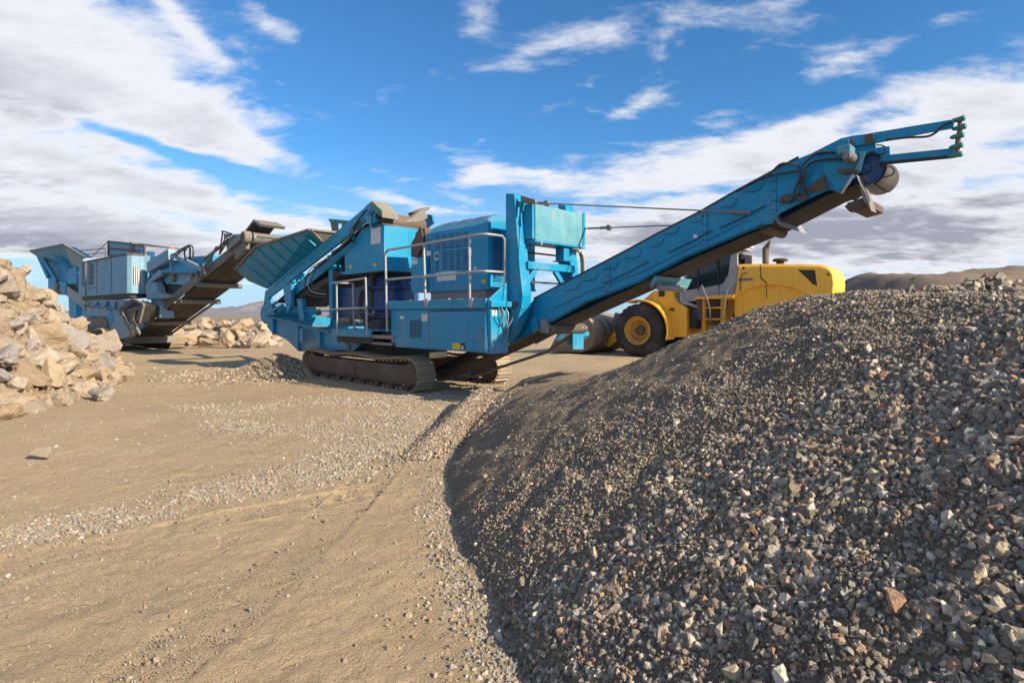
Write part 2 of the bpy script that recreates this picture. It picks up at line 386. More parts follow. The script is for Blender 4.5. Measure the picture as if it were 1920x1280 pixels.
# ------------------------------------------------------------------ terrain
def fbm(x, y, s, o=4, seed=0.0):
    return noise.fractal(Vector((x*s+seed, y*s-seed, seed*.37)), .55, 2.1, o, noise_basis='PERLIN_ORIGINAL')
def sm(a, b, x):
    t = np.clip((x-a)/(b-a), 0, 1); return t*t*(3-2*t)
def toe_x(y):      # left foot of the big gravel pile
    return np.interp(y, [-6, 0, 1.2, 2.3, 3.0, 3.6, 4.4, 5.5, 7.0, 8.6, 9.6, 11], [.9, .50, .36, .08, -.10, -.30, -.48, -.62, -.58, -.52, -.3, .5])
CR_H = ([-6, 0, 3, 4.2, 4.6, 4.9, 5.2, 5.6, 6.1, 6.8, 7.6, 8.6, 9.8, 11.5, 13], [1.76, 1.76, 1.72, 1.735, 1.745, 1.73, 1.62, 1.31, .93, .79, .66, .47, .30, .02, -.3])
def pile_h(x, y):
    """big gravel pile: constant slope up from the foot, rounded into a crest that falls away with distance"""
    s = np.maximum(x-toe_x(y), -2.0)
    top = np.interp(y, *CR_H)
    up = s*.55+.08*(1-np.exp(-np.maximum(s, 0)/.14))
    k = .10
    h = -k*np.log(np.exp(-np.minimum(up, 6)/k)+np.exp(-top/k))       # smooth minimum
    h = h - .16*np.maximum(x-2.6, 0)*(y > -99)
    lobe = .26*np.exp(-(((x-.95)/1.15)**2+((y-9.9)/1.0)**2))
    h = h+lobe*sm(-.6, .2, s)
    h = h+.07*np.exp(-(((x-3.42)/.3)**2+((y-4.0)/.3)**2))
    return h
def spur_h(x, y):  # low windrow of spilled gravel running off the foot of the pile
    ax, ay, bx, by = -1.02, 5.75, -.42, 8.9
    t = np.clip(((x-ax)*(bx-ax)+(y-ay)*(by-ay))/((bx-ax)**2+(by-ay)**2), 0, 1)
    d = np.hypot(x-(ax+t*(bx-ax)), y-(ay+t*(by-ay)))
    return (.04+.34*t)*np.exp(-(d/(.16+.22*t))**2)*sm(0, .12, t)
def mound_toe(y): return np.interp(y, [3, 5.5, 7.9, 9.8, 11, 12.5, 14.5, 18, 24, 30], [-8.9, -7.9, -7.5, -7.75, -8.35, -8.85, -9.85, -12.8, -20, -27])
def mound_h(x, y):
    s = (mound_toe(y)-x)*.86
    h = np.minimum(np.maximum(s, 0)*1.04, 3.3)
    h = np.where(y < 7, h*sm(3.5, 7, y), h)
    return h*sm(0, .4, s)*sm(21.5, 17.2, y)
def ground_h(x, y):
    """x, y: arrays"""
    d = np.hypot(x, y)
    g = .035*np.sin(x*.55+y*.21)+.03*np.sin(y*.62-x*.33+1.3)+.012*np.sin(x*2.1+1)*np.sin(y*1.7)
    g = g*sm(3, 7, d)*(1-.85*np.exp(-(((x+2)/3.5)**2+((y-12.5)/3)**2)))
    g = g+mound_h(x, y)*.92
    far = sm(26, 34, y)*sm(2, -8, x); g = g+far*.22*np.exp(-((y-36)/5)**2)
    g = g+sm(45, 150, y)*.85
    return g
def grid(xs, ys, fn, name, mat, rough=0.0, rs=2.0, cut=None, rills=0.0):
    X, Y = np.meshgrid(xs, ys); Z = fn(X, Y)
    nx, ny = len(xs), len(ys)
    if rough:
        rz = np.zeros_like(Z)
        for j in range(ny):
            if ys[j] > 40 or ys[j] < -2: continue
            for i in range(nx):
                if abs(xs[i]) < 25:
                    rz[j, i] = fbm(xs[i], ys[j], rs, 4)
                    if rills and ys[j] < 8 and -6 < xs[i] < 1.5:
                        q = Vector((xs[i], ys[j], .7))
                        rz[j, i] += rills*(.55*noise.noise(q*15)+.45*noise.noise(q*31)+.6*max(0, noise.noise(q*7)-.25))
        Z = Z+rz*rough
    co = np.stack([X, Y, Z], -1).reshape(-1, 3)
    idx = np.arange(nx*ny).reshape(ny, nx)
    q = np.stack([idx[:-1, :-1], idx[:-1, 1:], idx[1:, 1:], idx[1:, :-1]], -1).reshape(-1, 4)
    if rills:          # tyre prints pressed into the yard
        for (ax, ay, bx, by, wd) in ((-1.75, 1.3, -1.15, 6.2, .20), (-3.35, 1.4, -2.9, 6.0, .20), (-5.2, 2.3, -1.1, 4.9, .17)):
            L = math.hypot(bx-ax, by-ay); ux, uy = (bx-ax)/L, (by-ay)/L
            t = (X-ax)*ux+(Y-ay)*uy; c_ = -(X-ax)*uy+(Y-ay)*ux+.10*np.sin(t*.9)
            lane = (np.abs(c_) < wd) & (t > 0) & (t < L)
            lug = (np.sin(2*math.pi*(t/.17+np.abs(c_)*1.9)) > .15)*1.0
            fade = np.clip(.55+.9*np.sin(t*1.7+ax)*np.sin(t*.8+2*ay), 0, 1)
            Z = Z+np.where(lane, -.005-.009*lug*fade, 0)+np.where((np.abs(np.abs(c_)-wd-.02) < .025) & (t > 0) & (t < L), .007*fade, 0)
    co = np.stack([X, Y, Z], -1).reshape(-1, 3)
    if cut is not None:
        keep = cut(X, Y, Z).reshape(-1); q = q[keep[q].any(1)]
        used = np.unique(q); remap = -np.ones(len(co), int); remap[used] = np.arange(len(used)); co = co[used]; q = remap[q]
    me = bpy.data.meshes.new(name); me.vertices.add(len(co)); me.vertices.foreach_set('co', co.astype(np.float32).ravel())
    me.loops.add(q.size); me.loops.foreach_set('vertex_index', q.astype(np.int32).ravel())
    me.polygons.add(len(q)); me.polygons.foreach_set('loop_start', np.arange(0, q.size, 4, dtype=np.int32)); me.polygons.foreach_set('loop_total', np.full(len(q), 4, np.int32))
    me.update(); me.validate()
    me.polygons.foreach_set('use_smooth', np.ones(len(q), bool)); me.materials.append(M[mat])
    ob = bpy.data.objects.new(name, me); COL.objects.link(ob); return ob
def spread(parts):
    out = []
    for a, b, n in parts: out += list(np.linspace(a, b, n, endpoint=False))
    return np.array(out+[parts[-1][1]])
gx = spread([(-9000, -600, 14), (-600, -60, 22), (-60, -14, 60), (-14, -5, 110), (-5, 1.5, 300), (1.5, 5, 40), (5, 14, 30), (14, 90, 60), (90, 600, 20), (600, 9000, 14)])
gy = spread([(-300, -12, 8), (-12, 0, 20), (0, 1.2, 10), (1.2, 7, 270), (7, 9, 50), (9, 20, 140), (20, 45, 70), (45, 120, 50), (120, 700, 20), (700, 12000, 14)])
ground = tag(grid(gx, gy, ground_h, 'ground', 'soil', .016, 1.6, rills=.55), kind='structure')
def hill_h(x, y):
    r = np.exp(-np.maximum(0, np.abs(y-72)-5)**2/150)*sm(36, 48, x+1.5*np.sin(y*.2))*(1-.9*sm(150, 175, x))
    z = np.array([[fbm(a, b, .07, 5, 4.0) for a, b in zip(r1_, r2_)] for r1_, r2_ in zip(x, y)])
    return 7.4*r*(.93+.05*np.sin(x*.11+.5)+.03*np.sin(x*.31))+.9*z*r-.35+.85*sm(45, 150, y)
tag(grid(np.linspace(28, 178, 200), np.linspace(44, 100, 70), hill_h, 'hill', 'hill'), kind='structure')
mx = np.linspace(-7600, 1500, 150); my = np.linspace(6500, 9800, 40)
def mount_h(x, y):
    r = np.exp(-((y-8400)/900.)**2)
    pk = 150*np.exp(-((x+3300)/900.)**2)+200*np.exp(-((x+2200)/1000.)**2)+120*np.exp(-((x+5200)/1200.)**2)
    z = np.zeros_like(x)
    for j in range(x.shape[0]):
        for i in range(x.shape[1]): z[j, i] = fbm(x[j, i], y[j, i], .0016, 6, 3.0)
    return r*pk*(1+.30*z)-3+r*40*z
tag(grid(mx, my, mount_h, 'mountains', 'mount'), kind='structure')

# ------------------------------------------------------------------ stones
def hull_rock(name, n, sx, sy, sz, mat, subdiv=0, rough=0.0, seed=0, flat=True):
    rg = random.Random(seed); bm = bmesh.new()
    for _ in range(n):
        p = Vector((rg.gauss(0, 1), rg.gauss(0, 1), rg.gauss(0, 1))).normalized()
        m_ = max(abs(p.x), abs(p.y), abs(p.z)); p = p.lerp(p/m_, rg.uniform(.3, .75))*rg.uniform(.82, 1.0)
        bm.verts.new((p.x*sx, p.y*sy, p.z*sz))
    r = bmesh.ops.convex_hull(bm, input=bm.verts)
    bmesh.ops.delete(bm, geom=list({g for g in r['geom_interior'] if isinstance(g, bmesh.types.BMVert)}), context='VERTS')
    if subdiv:
        bmesh.ops.bevel(bm, geom=list(bm.edges), offset=.035*sx, segments=1, profile=.6, affect='EDGES', clamp_overlap=True)
        bmesh.ops.triangulate(bm, faces=bm.faces)
        for _ in range(subdiv):
            bmesh.ops.subdivide_edges(bm, edges=[e for e in bm.edges if e.calc_length() > .16*sx], cuts=1)
            bmesh.ops.triangulate(bm, faces=bm.faces)
        for v in bm.verts:
            d = noise.fractal(v.co*(2.6/sx)+Vector((seed*7.1, 0, 0)), .6, 2.2, 5, noise_basis='PERLIN_ORIGINAL')
            st = noise.noise(Vector((v.co.x*.6, v.co.y*.6, v.co.z*7))/sx+Vector((0, seed*3.3, 0)))
            v.co += v.co.normalized()*(d*rough+st*rough*.45)*sx
    me = bpy.data.meshes.new(name); bm.to_mesh(me); bm.free(); me.materials.append(M[mat])
    return me
STONES = bpy.data.collections.new('stone_shapes'); PEBS = bpy.data.collections.new('pebble_shapes')
for k in range(10):
    rg = random.Random(100+k)
    for colx, mt in ((STONES, 'stone'), (PEBS, 'pebble')):
        o = bpy.data.objects.new('stone_shape', hull_rock('stone_shape', 13, 1, rg.uniform(.55, .95), rg.uniform(.4, .75), mt, seed=200+k)); colx.objects.link(o)
def scatter(name, P, S, coll, base=None):
    """one object: a base mesh (optional) plus stones standing at the points P with size S"""
    n = len(P); me = bpy.data.meshes.new(name+'_points')
    me.vertices.add(n); me.vertices.foreach_set('co', np.asarray(P, np.float32).ravel())
    a = me.attributes.new('size', 'FLOAT', 'POINT'); a.data.foreach_set('value', np.asarray(S, np.float32))
    rot = np.random.uniform(0, 6.283, (n, 3)); r_ = me.attributes.new('turn', 'FLOAT_VECTOR', 'POINT'); r_.data.foreach_set('vector', rot.astype(np.float32).ravel())
    ob = bpy.data.objects.new(name, me); COL.objects.link(ob)
    g = bpy.data.node_groups.new(name+'_nodes', 'GeometryNodeTree')
    g.interface.new_socket('Geometry', in_out='INPUT', socket_type='NodeSocketGeometry'); g.interface.new_socket('Geometry', in_out='OUTPUT', socket_type='NodeSocketGeometry')
    nn, ll = g.nodes, g.links
    gi, go = nn.new('NodeGroupInput'), nn.new('NodeGroupOutput')
    ci = nn.new('GeometryNodeCollectionInfo'); ci.inputs[0].default_value = coll; ci.inputs['Separate Children'].default_value = True; ci.inputs['Reset Children'].default_value = True
    ip = nn.new('GeometryNodeInstanceOnPoints'); ip.inputs['Pick Instance'].default_value = True
    at = nn.new('GeometryNodeInputNamedAttribute'); at.data_type = 'FLOAT'; at.inputs[0].default_value = 'size'
    ar = nn.new('GeometryNodeInputNamedAttribute'); ar.data_type = 'FLOAT_VECTOR'; ar.inputs[0].default_value = 'turn'
    rv = nn.new('FunctionNodeRandomValue'); rv.data_type = 'INT'; rv.inputs[4].default_value = 0; rv.inputs[5].default_value = 9
    ll.new(gi.outputs[0], ip.inputs['Points']); ll.new(ci.outputs[0], ip.inputs['Instance']); ll.new(rv.outputs[2], ip.inputs['Instance Index'])
    ll.new(ar.outputs[0], ip.inputs['Rotation']); ll.new(at.outputs[0], ip.inputs['Scale'])
    if base is not None:
        # the solid body under the stones is held in the same object
        bo = base; COL.objects.unlink(bo)
        oi = nn.new('GeometryNodeObjectInfo'); oi.inputs[0].default_value = bo
        jg = nn.new('GeometryNodeJoinGeometry'); ll.new(oi.outputs['Geometry'], jg.inputs[0]); ll.new(ip.outputs[0], jg.inputs[0]); ll.new(jg.outputs[0], go.inputs[0])
    else: ll.new(ip.outputs[0], go.inputs[0])
    md = ob.modifiers.new('stones', 'NODES'); md.node_group = g
    return ob
rs = np.random.RandomState(5)
def sizes(n, lo, hi, p=2.6): return lo+(hi-lo)*rs.rand(n)**p
def pile_top(x, y): return np.maximum(pile_h(x, y), np.where(spur_h(x, y) > .012, spur_h(x, y), -.4))
px_ = spread([(-1.9, 4, 200), (4, 9, 60), (9, 13, 10)]); py_ = spread([(-5, 0, 25), (0, 6, 170), (6, 12.5, 130)])
body = grid(px_, py_, lambda X, Y: pile_top(X, Y)-.015, 'gravel_pile_body', 'pilesoil', .03, 2.2, cut=lambda X, Y, Z: Z > -.12)
def pile_points(n, x0, x1, y0, y1, lo, hi, p, keep=None):
    x = rs.uniform(x0, x1, n); y = rs.uniform(y0, y1, n); z = pile_top(x, y)
    ok = z > .0
    # thin band outside the foot: stones that rolled off
    d = toe_x(y)-x; roll = (d > 0) & (rs.rand(n) < .30*np.exp(-d/.22)) & (y < 9.6)
    ok = (ok & ((x > toe_x(y)-.02) | (spur_h(x, y) > .03))) | roll
    if keep is not None: ok &= keep(x, y)
    x, y, z = x[ok], y[ok], np.maximum(z[ok], ground_h(x[ok], y[ok])); s = sizes(len(x), lo, hi, p)
    dusty = sm(3.4, 5.2, y)*sm(2.6, 1.2, x)               # the far left shoulder is finer
    s = s*(1-.45*dusty)*(1-.28*sm(2.2, 3.6, y))*.95
    rz = np.array([fbm(a, b, 2.2, 4) for a, b in zip(x, y)])*.03
    return np.stack([x, y, z+rz+s*.12-.012], 1), s
patch = lambda x, y: np.array([fbm(a, b, .9, 3, 5.0) for a, b in zip(x, y)])
sets = []
fine = lambda x, y: rs.rand(len(x)) < np.clip(.62+1.5*patch(x, y), .25, 1)
sets.append(pile_points(70000, -.7, 3.2, .8, 4.2, .005, .022, 1.8))          # close: coarse
sets.append(pile_points(20000, -.7, 3.2, .8, 3.2, .013, .038, 2.0, lambda x, y: (patch(x, y)+.12*(2.5-y) > -.08)))
sets.append(pile_points(190000, -1.3, 4.6, 3.4, 10.6, .004, .017, 2.4, fine))
sets.append(pile_points(15000, -.6, 4.6, 3.0, 9.5, .012, .032, 2.4, lambda x, y: (patch(x, y) > .03) | (x > 1.9)))
sets.append(pile_points(210000, -.7, 4.2, 1.8, 7.5, .0025, .007, 1.3))          # grit
sets.append(pile_points(1200, -.3, 4.0, 1.2, 7.0, .022, .052, 2.2))
t_ = rs.rand(9000); xs_ = -1.02+.60*t_+rs.normal(0, .22, 9000)*(.5+t_); ys_ = 5.75+3.15*t_
ok_ = spur_h(xs_, ys_) > .012; xs_, ys_ = xs_[ok_], ys_[ok_]
sets.append((np.stack([xs_, ys_, pile_top(xs_, ys_)+.004], 1), sizes(len(xs_), .006, .028, 2.2)))
# cobble cluster on the crest at the right
cx = rs.normal(3.42, .20, 420); cy = rs.normal(4.0, .22, 420)
cs = sizes(420, .015, .05, 1.8); cz = pile_top(cx, cy)+rs.rand(420)*.08*np.exp(-(((cx-3.42)/.2)**2+((cy-4.0)/.2)**2))
sets.append((np.stack([cx, cy, cz+.02], 1), cs))
P_ = np.concatenate([a for a, _ in sets]); S_ = np.concatenate([b for _, b in sets])
tag(scatter('gravel_pile', P_, S_, STONES, body), 'long dark pile of crushed grey-brown gravel filling the right side', 'gravel pile', kind='stuff')
# loose pebbles over the yard: bands left by the loader plus a sparse litter
def near_line(x, y, pts):
    best = np.full(x.shape, 99.0)
    for (ax, ay, wa), (bx, by, wb) in zip(pts[:-1], pts[1:]):
        t = np.clip(((x-ax)*(bx-ax)+(y-ay)*(by-ay))/((bx-ax)**2+(by-ay)**2), 0, 1)
        best = np.minimum(best, np.hypot(x-(ax+t*(bx-ax)), y-(ay+t*(by-ay)))/(wa+(wb-wa)*t))
    return np.exp(-best**2)
def band(x, y):
    b1 = near_line(x, y, [(-4.4, 3.5, .30), (-3.5, 3.95, .30), (-2.95, 4.40, .26), (-2.5, 4.85, .30), (-2.0, 5.5, .42), (-1.6, 6.1, .50), (-1.0, 6.7, .35), (-.7, 7.2, .3)])*1.3
    b2 = near_line(x, y, [(-5.6, 9.6, .25), (-4.3, 9.0, .45), (-3.4, 9.7, .4), (-2.5, 9.6, .5)])*.8+near_line(x, y, [(-4.1, 8.2, .3), (-3.3, 7.5, .45), (-2.3, 7.6, .55)])*.9
    b4 = np.exp(-(((x+1.5)/.7)**2+((y-7.6)/1.7)**2))*.8
    b5 = np.exp(-((toe_x(y)-x)/.24)**2)*sm(10, 8, y)*.9*(1-.6*sm(4.0, 5.2, y)*sm(7.5, 6, y))
    b6 = np.exp(-(((x+1.9)/1.7)**2+((y-10.2)/.7)**2))*.55
    b7 = np.exp(-(((x-.6)/1.8)**2+((y-11.7)/.9)**2))*.6
    return b1+b2+b4+b5+b6+b7
n = 1100000; x = rs.uniform(-9, 3.5, n); y = 1.3+rs.rand(n)**1.4*14.5; x = x*np.clip(y/8, .28, 1)
bd = band(x, y); pre = rs.rand(n) < np.clip(bd*1.2, 0, 1)*.6+.06; x, y, bd = x[pre], y[pre], bd[pre]
ok = (pile_h(x, y) < .02) & (mound_h(x, y) < .05); x, y, bd = x[ok], y[ok], bd[ok]
pn = np.array([noise.noise(Vector((a*2.1, b*2.1, 9.0)))+.5*noise.noise(Vector((a*6, b*6, 4.0))) for a, b in zip(x, y)])
ok = rs.rand(len(x)) < np.clip(.30+bd*(.55+1.5*pn), .06, 1)*np.where(bd > .15, .8, .25)
x, y, bd = x[ok], y[ok], bd[ok]; s = sizes(len(x), .0028, .023, 4.2-1.2*np.clip(bd, 0, 1))*(.72+.05*y)
z = ground_h(x, y)+np.array([fbm(a, b, 1.6, 4) for a, b in zip(x, y)])*.016-.001
gx_ = rs.uniform(-6.5, .6, 90000); gy_ = 1.3+rs.rand(90000)**1.3*7.5; gx_ = gx_*np.clip(gy_/7, .3, 1)
cl_ = np.array([noise.noise(Vector((a*1.4, b*1.4, 21.0))) for a, b in zip(gx_, gy_)])
k_ = (pile_h(gx_, gy_) < .01) & (mound_h(gx_, gy_) < .03) & (rs.rand(90000) < .35+1.2*cl_); gx_, gy_ = gx_[k_], gy_[k_]
gs_ = sizes(len(gx_), .0015, .0075, 2.6)*(.7+.08*gy_)
gz_ = ground_h(gx_, gy_)+np.array([fbm(a, b, 1.6, 4) for a, b in zip(gx_, gy_)])*.016-.001
x, y, z, s = np.concatenate([x, gx_]), np.concatenate([y, gy_]), np.concatenate([z, gz_]), np.concatenate([s, gs_])
tag(scatter('pebbles', np.stack([x, y, z+s*.15], 1), s, PEBS), 'scattered small pebbles over the sandy yard', 'pebbles', kind='stuff')
# small dark heap beside the rear of the blue crusher
HX, HY_ = -6.15, 14.9
def heap_h(x, y): return .56*np.exp(-(((x-HX)/.95)**2+((y-HY_)/.75)**2)**.8)-.06
hb = grid(np.linspace(HX-2.4, HX+2.4, 50), np.linspace(HY_-2, HY_+2, 50), lambda X, Y: heap_h(X, Y)+ground_h(X, Y), 'heap_body', 'pilesoil', .05, 3, cut=lambda X, Y, Z: heap_h(X, Y) > -.05)
x = rs.normal(HX-.1, 1.15, 9000); y = rs.normal(HY_, .85, 9000); s = sizes(9000, .012, .05, 2.2)
z = ground_h(x, y)+np.maximum(heap_h(x, y), 0)+s*.15
tag(scatter('small_gravel_heap', np.stack([x, y, z], 1), s, STONES, hb), 'small dark heap of coarse gravel beside the rear of the blue crusher', 'gravel heap', kind='stuff')

# ------------------------------------------------------------------ shared machine pieces
def track_path(u0, u1, h, r, sag=.05, n=400):
    """closed outline of a crawler chain, rear end u0, front end u1, height h"""
    pts = []
    for k in range(40):
        t = k/40; pts.append((u0+r+(u1-u0-2*r)*t, h-sag*(math.sin(math.pi*t*2)**2)))
    for k in range(24):
        a = math.pi/2-math.pi*k/24; pts.append((u1-r+math.cos(a)*r, h/2+math.sin(a)*h/2))
    for k in range(40):
        t = k/40; pts.append((u1-r-(u1-u0-2*r)*t, 0))
    for k in range(24):
        a = -math.pi/2-math.pi*k/24; pts.append((u0+r+math.cos(a)*r, h/2+math.sin(a)*h/2))
    return pts
def crawler(parent, u0, u1, v0, v1, h, frame_h=(.16, .52), pitch=.16):
    p = track_path(u0, u1, h, h*.55)
    P = np.array(p+[p[0]]); L = np.concatenate([[0], np.cumsum(np.hypot(*np.diff(P, axis=0).T))])
    m = MB(); n = int(L[-1]/pitch)
    for i in range(n):
        s_ = L[-1]*i/n; a = np.array([np.interp(s_-.01, L, P[:, 0]), np.interp(s_-.01, L, P[:, 1])]) if s_ > .01 else P[0]
        c = np.array([np.interp(s_, L, P[:, 0]), np.interp(s_, L, P[:, 1])]); b = np.array([np.interp(s_+.02, L, P[:, 0]), np.interp(s_+.02, L, P[:, 1])])
        d = (b-a)/np.hypot(*(b-a)); nrm = np.array([-d[1], d[0]]); hl = pitch*.47
        def q(t, o_, v): x = c+d*t-nrm*o_*-1; return (x[0], v, x[1])
        for (ta, tb, oa, ob, va, vb) in ((-hl, hl, -.022, 0, v0, v1), (-hl*.9, -hl*.55, 0, .030, v0+.01, v1-.01), (hl*.1, hl*.4, 0, .024, v0+.01, v1-.01), (-hl*.5, hl*.6, -.085, -.022, (v0+v1)/2-.07, (v0+v1)/2+.07)):
            vs = [q(ta, oa, va), q(tb, oa, va), q(tb, oa, vb), q(ta, oa, vb), q(ta, ob, va), q(tb, ob, va), q(tb, ob, vb), q(ta, ob, vb)]
            m.add(vs, [(3, 2, 1, 0), (4, 5, 6, 7), (0, 1, 5, 4), (1, 2, 6, 5), (2, 3, 7, 6), (3, 0, 4, 7)])
    tr = m.build('track', 'shoe', parent)
    vi = .05; r = h/2-.10
    f = MB().prism([(u0+h*.62, v0+vi, frame_h[0]+.02), (u1-h*.42, v0+vi, frame_h[0]), (u1-h*.42, v0+vi, frame_h[1]-.02), (u1-h*.55, v0+vi, frame_h[1]), (u0+h*.62, v0+vi, frame_h[1])], (0, v1-v0-2*vi, 0))
    fr = f.build('track_frame', 'rusty', parent, .02)
    k = MB()
    k.prism([(u0+h*.62+.02, v0+vi-.012, frame_h[0]+.05), (u0+h*.62+.16, v0+vi-.012, frame_h[0]+.05), (u0+h*.62+.16, v0+vi-.012, frame_h[0]+.2), (u0+h*.62+.02, v0+vi-.012, frame_h[0]+.2)], (0, .008, 0))
    um = (u0+u1)/2
    k.box((um-.05, v0+vi-.012, frame_h[0]+.03), (um+.05, v0+vi-.004, frame_h[1]-.08))
    k.box((u0+h*.62, v0+vi-.03, frame_h[0]-.012), (u1-h*.42, v0+vi+.0, frame_h[0]+.012))
    k.build('frame_cover', 'rusty', fr, .003)
    for c_ in (u0+h*.55, u1-h*.55):
        MB().ring((c_, v0+.06, h/2), (0, 1, 0), [(0, .05), (0, r*.75), (.03, r), (v1-v0-.15, r), (v1-v0-.12, r*.75), (v1-v0-.12, .05)], 28).build('idler_wheel', 'rusty', parent, smooth=True)
    nr = 8
    for i in range(nr):
        c_ = u0+h*.85+(u1-u0-h*1.6)*i/(nr-1)
        MB().ring((c_, v0+.08, .105), (0, 1, 0), [(0, .03), (0, .075), (v1-v0-.16, .075), (v1-v0-.16, .03)], 16).build('roller', 'rusty', fr, smooth=True)
    return tr
def hose(parent, pts, r=.014, mat='hose', name='hose'):
    return MB().tube(curve_pts(pts, 8), r, 7).build(name, mat, parent, smooth=True)
def louvres(F, pts4, v, n, mat='dark', rows=1, parent=None, name='louvre'):
    """rows of short horizontal slots with small hoods within the quad pts4 on the plane v (pixel corners tl,tr,br,bl)"""
    tl, tr, br, bl = [F.side(x, y, v) for x, y in pts4]; m = MB()
    for c in range(rows):
        for i in range(n):
            t = (i+.5)/n; a = tl.lerp(bl, t); b = tr.lerp(br, t)
            p = a.lerp(b, (c+.12)/rows); q = a.lerp(b, (c+.88)/rows); hgt = (tl.z-bl.z)/n*.32
            m.prism([(p.x, v-.004, p.z-hgt), (q.x, v-.004, q.z-hgt), (q.x, v-.004, q.z+hgt), (p.x, v-.004, p.z+hgt)], (0, .006, 0))
    return m.build(name, mat, parent)

# ------------------------------------------------------------------ the blue tracked crusher in the middle
F1 = Frame('tracked_crusher', (-1.80, 10.81), (.711, -.703), 'bright blue tracked rock crusher with a long discharge conveyor rising to the right', 'crusher')
r1 = F1.root; S1 = F1.side; E1 = F1.end
crawler(r1, -4.85, .02, 0.0, .42, .68)
crawler(r1, -4.85, .02, 2.10, 2.52, .68)
# chassis: two deep side plates cranked up at the rear, cross members, top flanges
chp = [(498, 592), (501, 614), (511, 625), (536, 636), (561, 659), (654, 656), (654, 647), (619, 623)]
c = MB(); pn_ = F1.sides(chp, .30); c.prism(pn_, (0, .05, 0)); c.prism([p+V(0, 1.87, 0) for p in pn_], (0, .05, 0))
c.box((-7.6, .36, 1.20), (-7.45, 2.16, 1.46)); c.box((-5.7, .36, .75), (-5.5, 2.16, 1.2))
ch = c.build('chassis', 'blue', r1, .008)
c = MB()
for px0, py0, px1, py1 in ((516, 597, 518, 627), (563, 611, 563, 657), (604, 622, 604, 656)):
    a = S1(px0, py0, .30); b = S1(px1, py1, .30); c.box((a.x-.02, .22, min(a.z, b.z)), (a.x+.02, .296, max(a.z, b.z)))
p0, p1 = S1(498, 591.5, .24), S1(619, 622, .24); c.bar(p0, p1, .14, .025)
c.bar(p0+V(0, 2.0, 0), p1+V(0, 2.0, 0), .14, .025)
c.build('stiffener', 'blue', ch, .004)
c = MB(); p0, p1 = S1(569, 616, .2), S1(577, 643, .2)
c.box((p0.x-.06, .12, p1.z), (p0.x+.10, .22, p0.z)); c.build('tie_down_bracket', 'blue', ch, .01)
F1.box('cross_beam', 'dark', (-4.9, .50, .52), (-1.6, 2.02, .86), ch, .02)
F1.box('belly_plate', 'dark', (-4.0, .44, .86), (-1.2, 2.10, 1.06), ch, .02)
MB().prism([(-5.3, .34, .72), (-3.0, .34, .66), (-2.6, .34, .86), (-4.9, .34, 1.02)], (0, 1.8, 0)).build('belly_guard', 'blue', ch, .01)
# lower rail and far side parts under the discharge conveyor
p = [E1(819, 711, 1.05)]
F1.plate('front_bumper', 'blue', [(818, 702), (879, 684), (879, 703), (819, 713)], 1.56, .05)
lr = F1.sides([(819, 714), (879, 706), (902, 700), (1025, 660), (1094, 614)], 1.66)
m = MB()
for p, q in zip(lr[:-1], lr[1:]): m.bar(p, q, .05, .05)
m.build('lower_rail', 'steel', r1, .004)
F1.eplate('end_plate', 'blue', [(1072, 621), (1092, 617), (1092, 655), (1072, 655)], 2.56, .03)
MB().prism(F1.sides([(1062, 640), (1086, 622), (1086, 630), (1068, 648)], 1.66), (0, .3, 0)).build('tail_guard', 'blue', r1, .006)
# walkway and its railings
wy = MB(); a, b = S1(623, 616, 0), S1(697, 629, 0)
WZ = 1.20
wy.box((a.x, -.02, WZ-.16), (b.x, .02, WZ)); wy.box((a.x, .02, WZ-.03), (b.x, .62, WZ)); wy.box((a.x, .02, WZ-.16), (a.x+.03, .62, WZ-.03))
wk = wy.build('walkway', 'blue', r1, .006)
MB().box((b.x+.02, .0, WZ-.17), (-.78, .5, WZ-.10)).box((b.x+.02, .0, WZ-.30), (-.85, .45, WZ-.25)).build('step', 'steel', wk, .006)
MB().box((a.x+.1, .06, WZ-.30), (b.x-.05, .5, WZ-.165)).build('walkway_bracket', 'dark', wk, .01)
def rail(parent, posts, rails, r=.021, name='handrail'):
    m = MB()
    for a, b in posts: m.tube([a, b], r, 10)
    for pl_ in rails: m.tube(pl_, r, 10)
    return m.build(name, 'galv', parent, smooth=True)
pA0, pA1 = S1(631, 530, -.02), S1(632.5, 625, -.02); pB0, pB1 = S1(685.6, 521.5, -.02), S1(688, 628, -.02)
q = V(0, .42, 0)
rail(r1, [(pA0, pA1), (pB0, pB1), (pA0+q, pA1+q+V(0, 0, .05))],
     [[pA0-V(.18, 0, 0), pB0], [S1(618, 580, -.02), S1(686, 577, -.02)], [pA0, pA0+q], [S1(632, 579.6, -.02), S1(632, 579.6, -.02)+q]], .022)
t0, t1, t2 = S1(722.6, 476, -.03), S1(727, 469.0, -.03), S1(896, 440.0, -.03)
cr_ = E1(935, 445, t2.x+.18); cr_.y = .42
top = curve_pts([t0-V(0, 0, .03), t0, t1, t1+(t2-t1)*.06], 5)+[t2-V(.06, 0, 0)]+curve_pts([t2, t2+V(.14, .06, 0), V(t2.x+.18, .20, t2.z)], 5)+[V(t2.x+.18, .36, t2.z), V(t2.x+.18, .42, t2.z-.05), V(t2.x+.18, .43, t2.z-.10), V(t2.x+.18, .43, 2.05)]
ml, mr = S1(724, 524.5, -.03), S1(899, 508.8, -.03)
rail(r1, [(t0, S1(726, 622, -.03)), (S1(794.5, 457, -.03), S1(798.5, 575, -.03)), (S1(880, 444, -.03), S1(881, 574, -.03))],
     [top, [ml, mr-V(.05, 0, 0), mr+V(.1, .04, 0), V(t2.x+.18, .14, mr.z), V(t2.x+.18, .43, mr.z)]], .023)
c = MB()
for px in (800, 883):
    a = S1(px, 570, -.03); c.box((a.x-.05, -.045, a.z-.06), (a.x+.05, .0, a.z+.10))
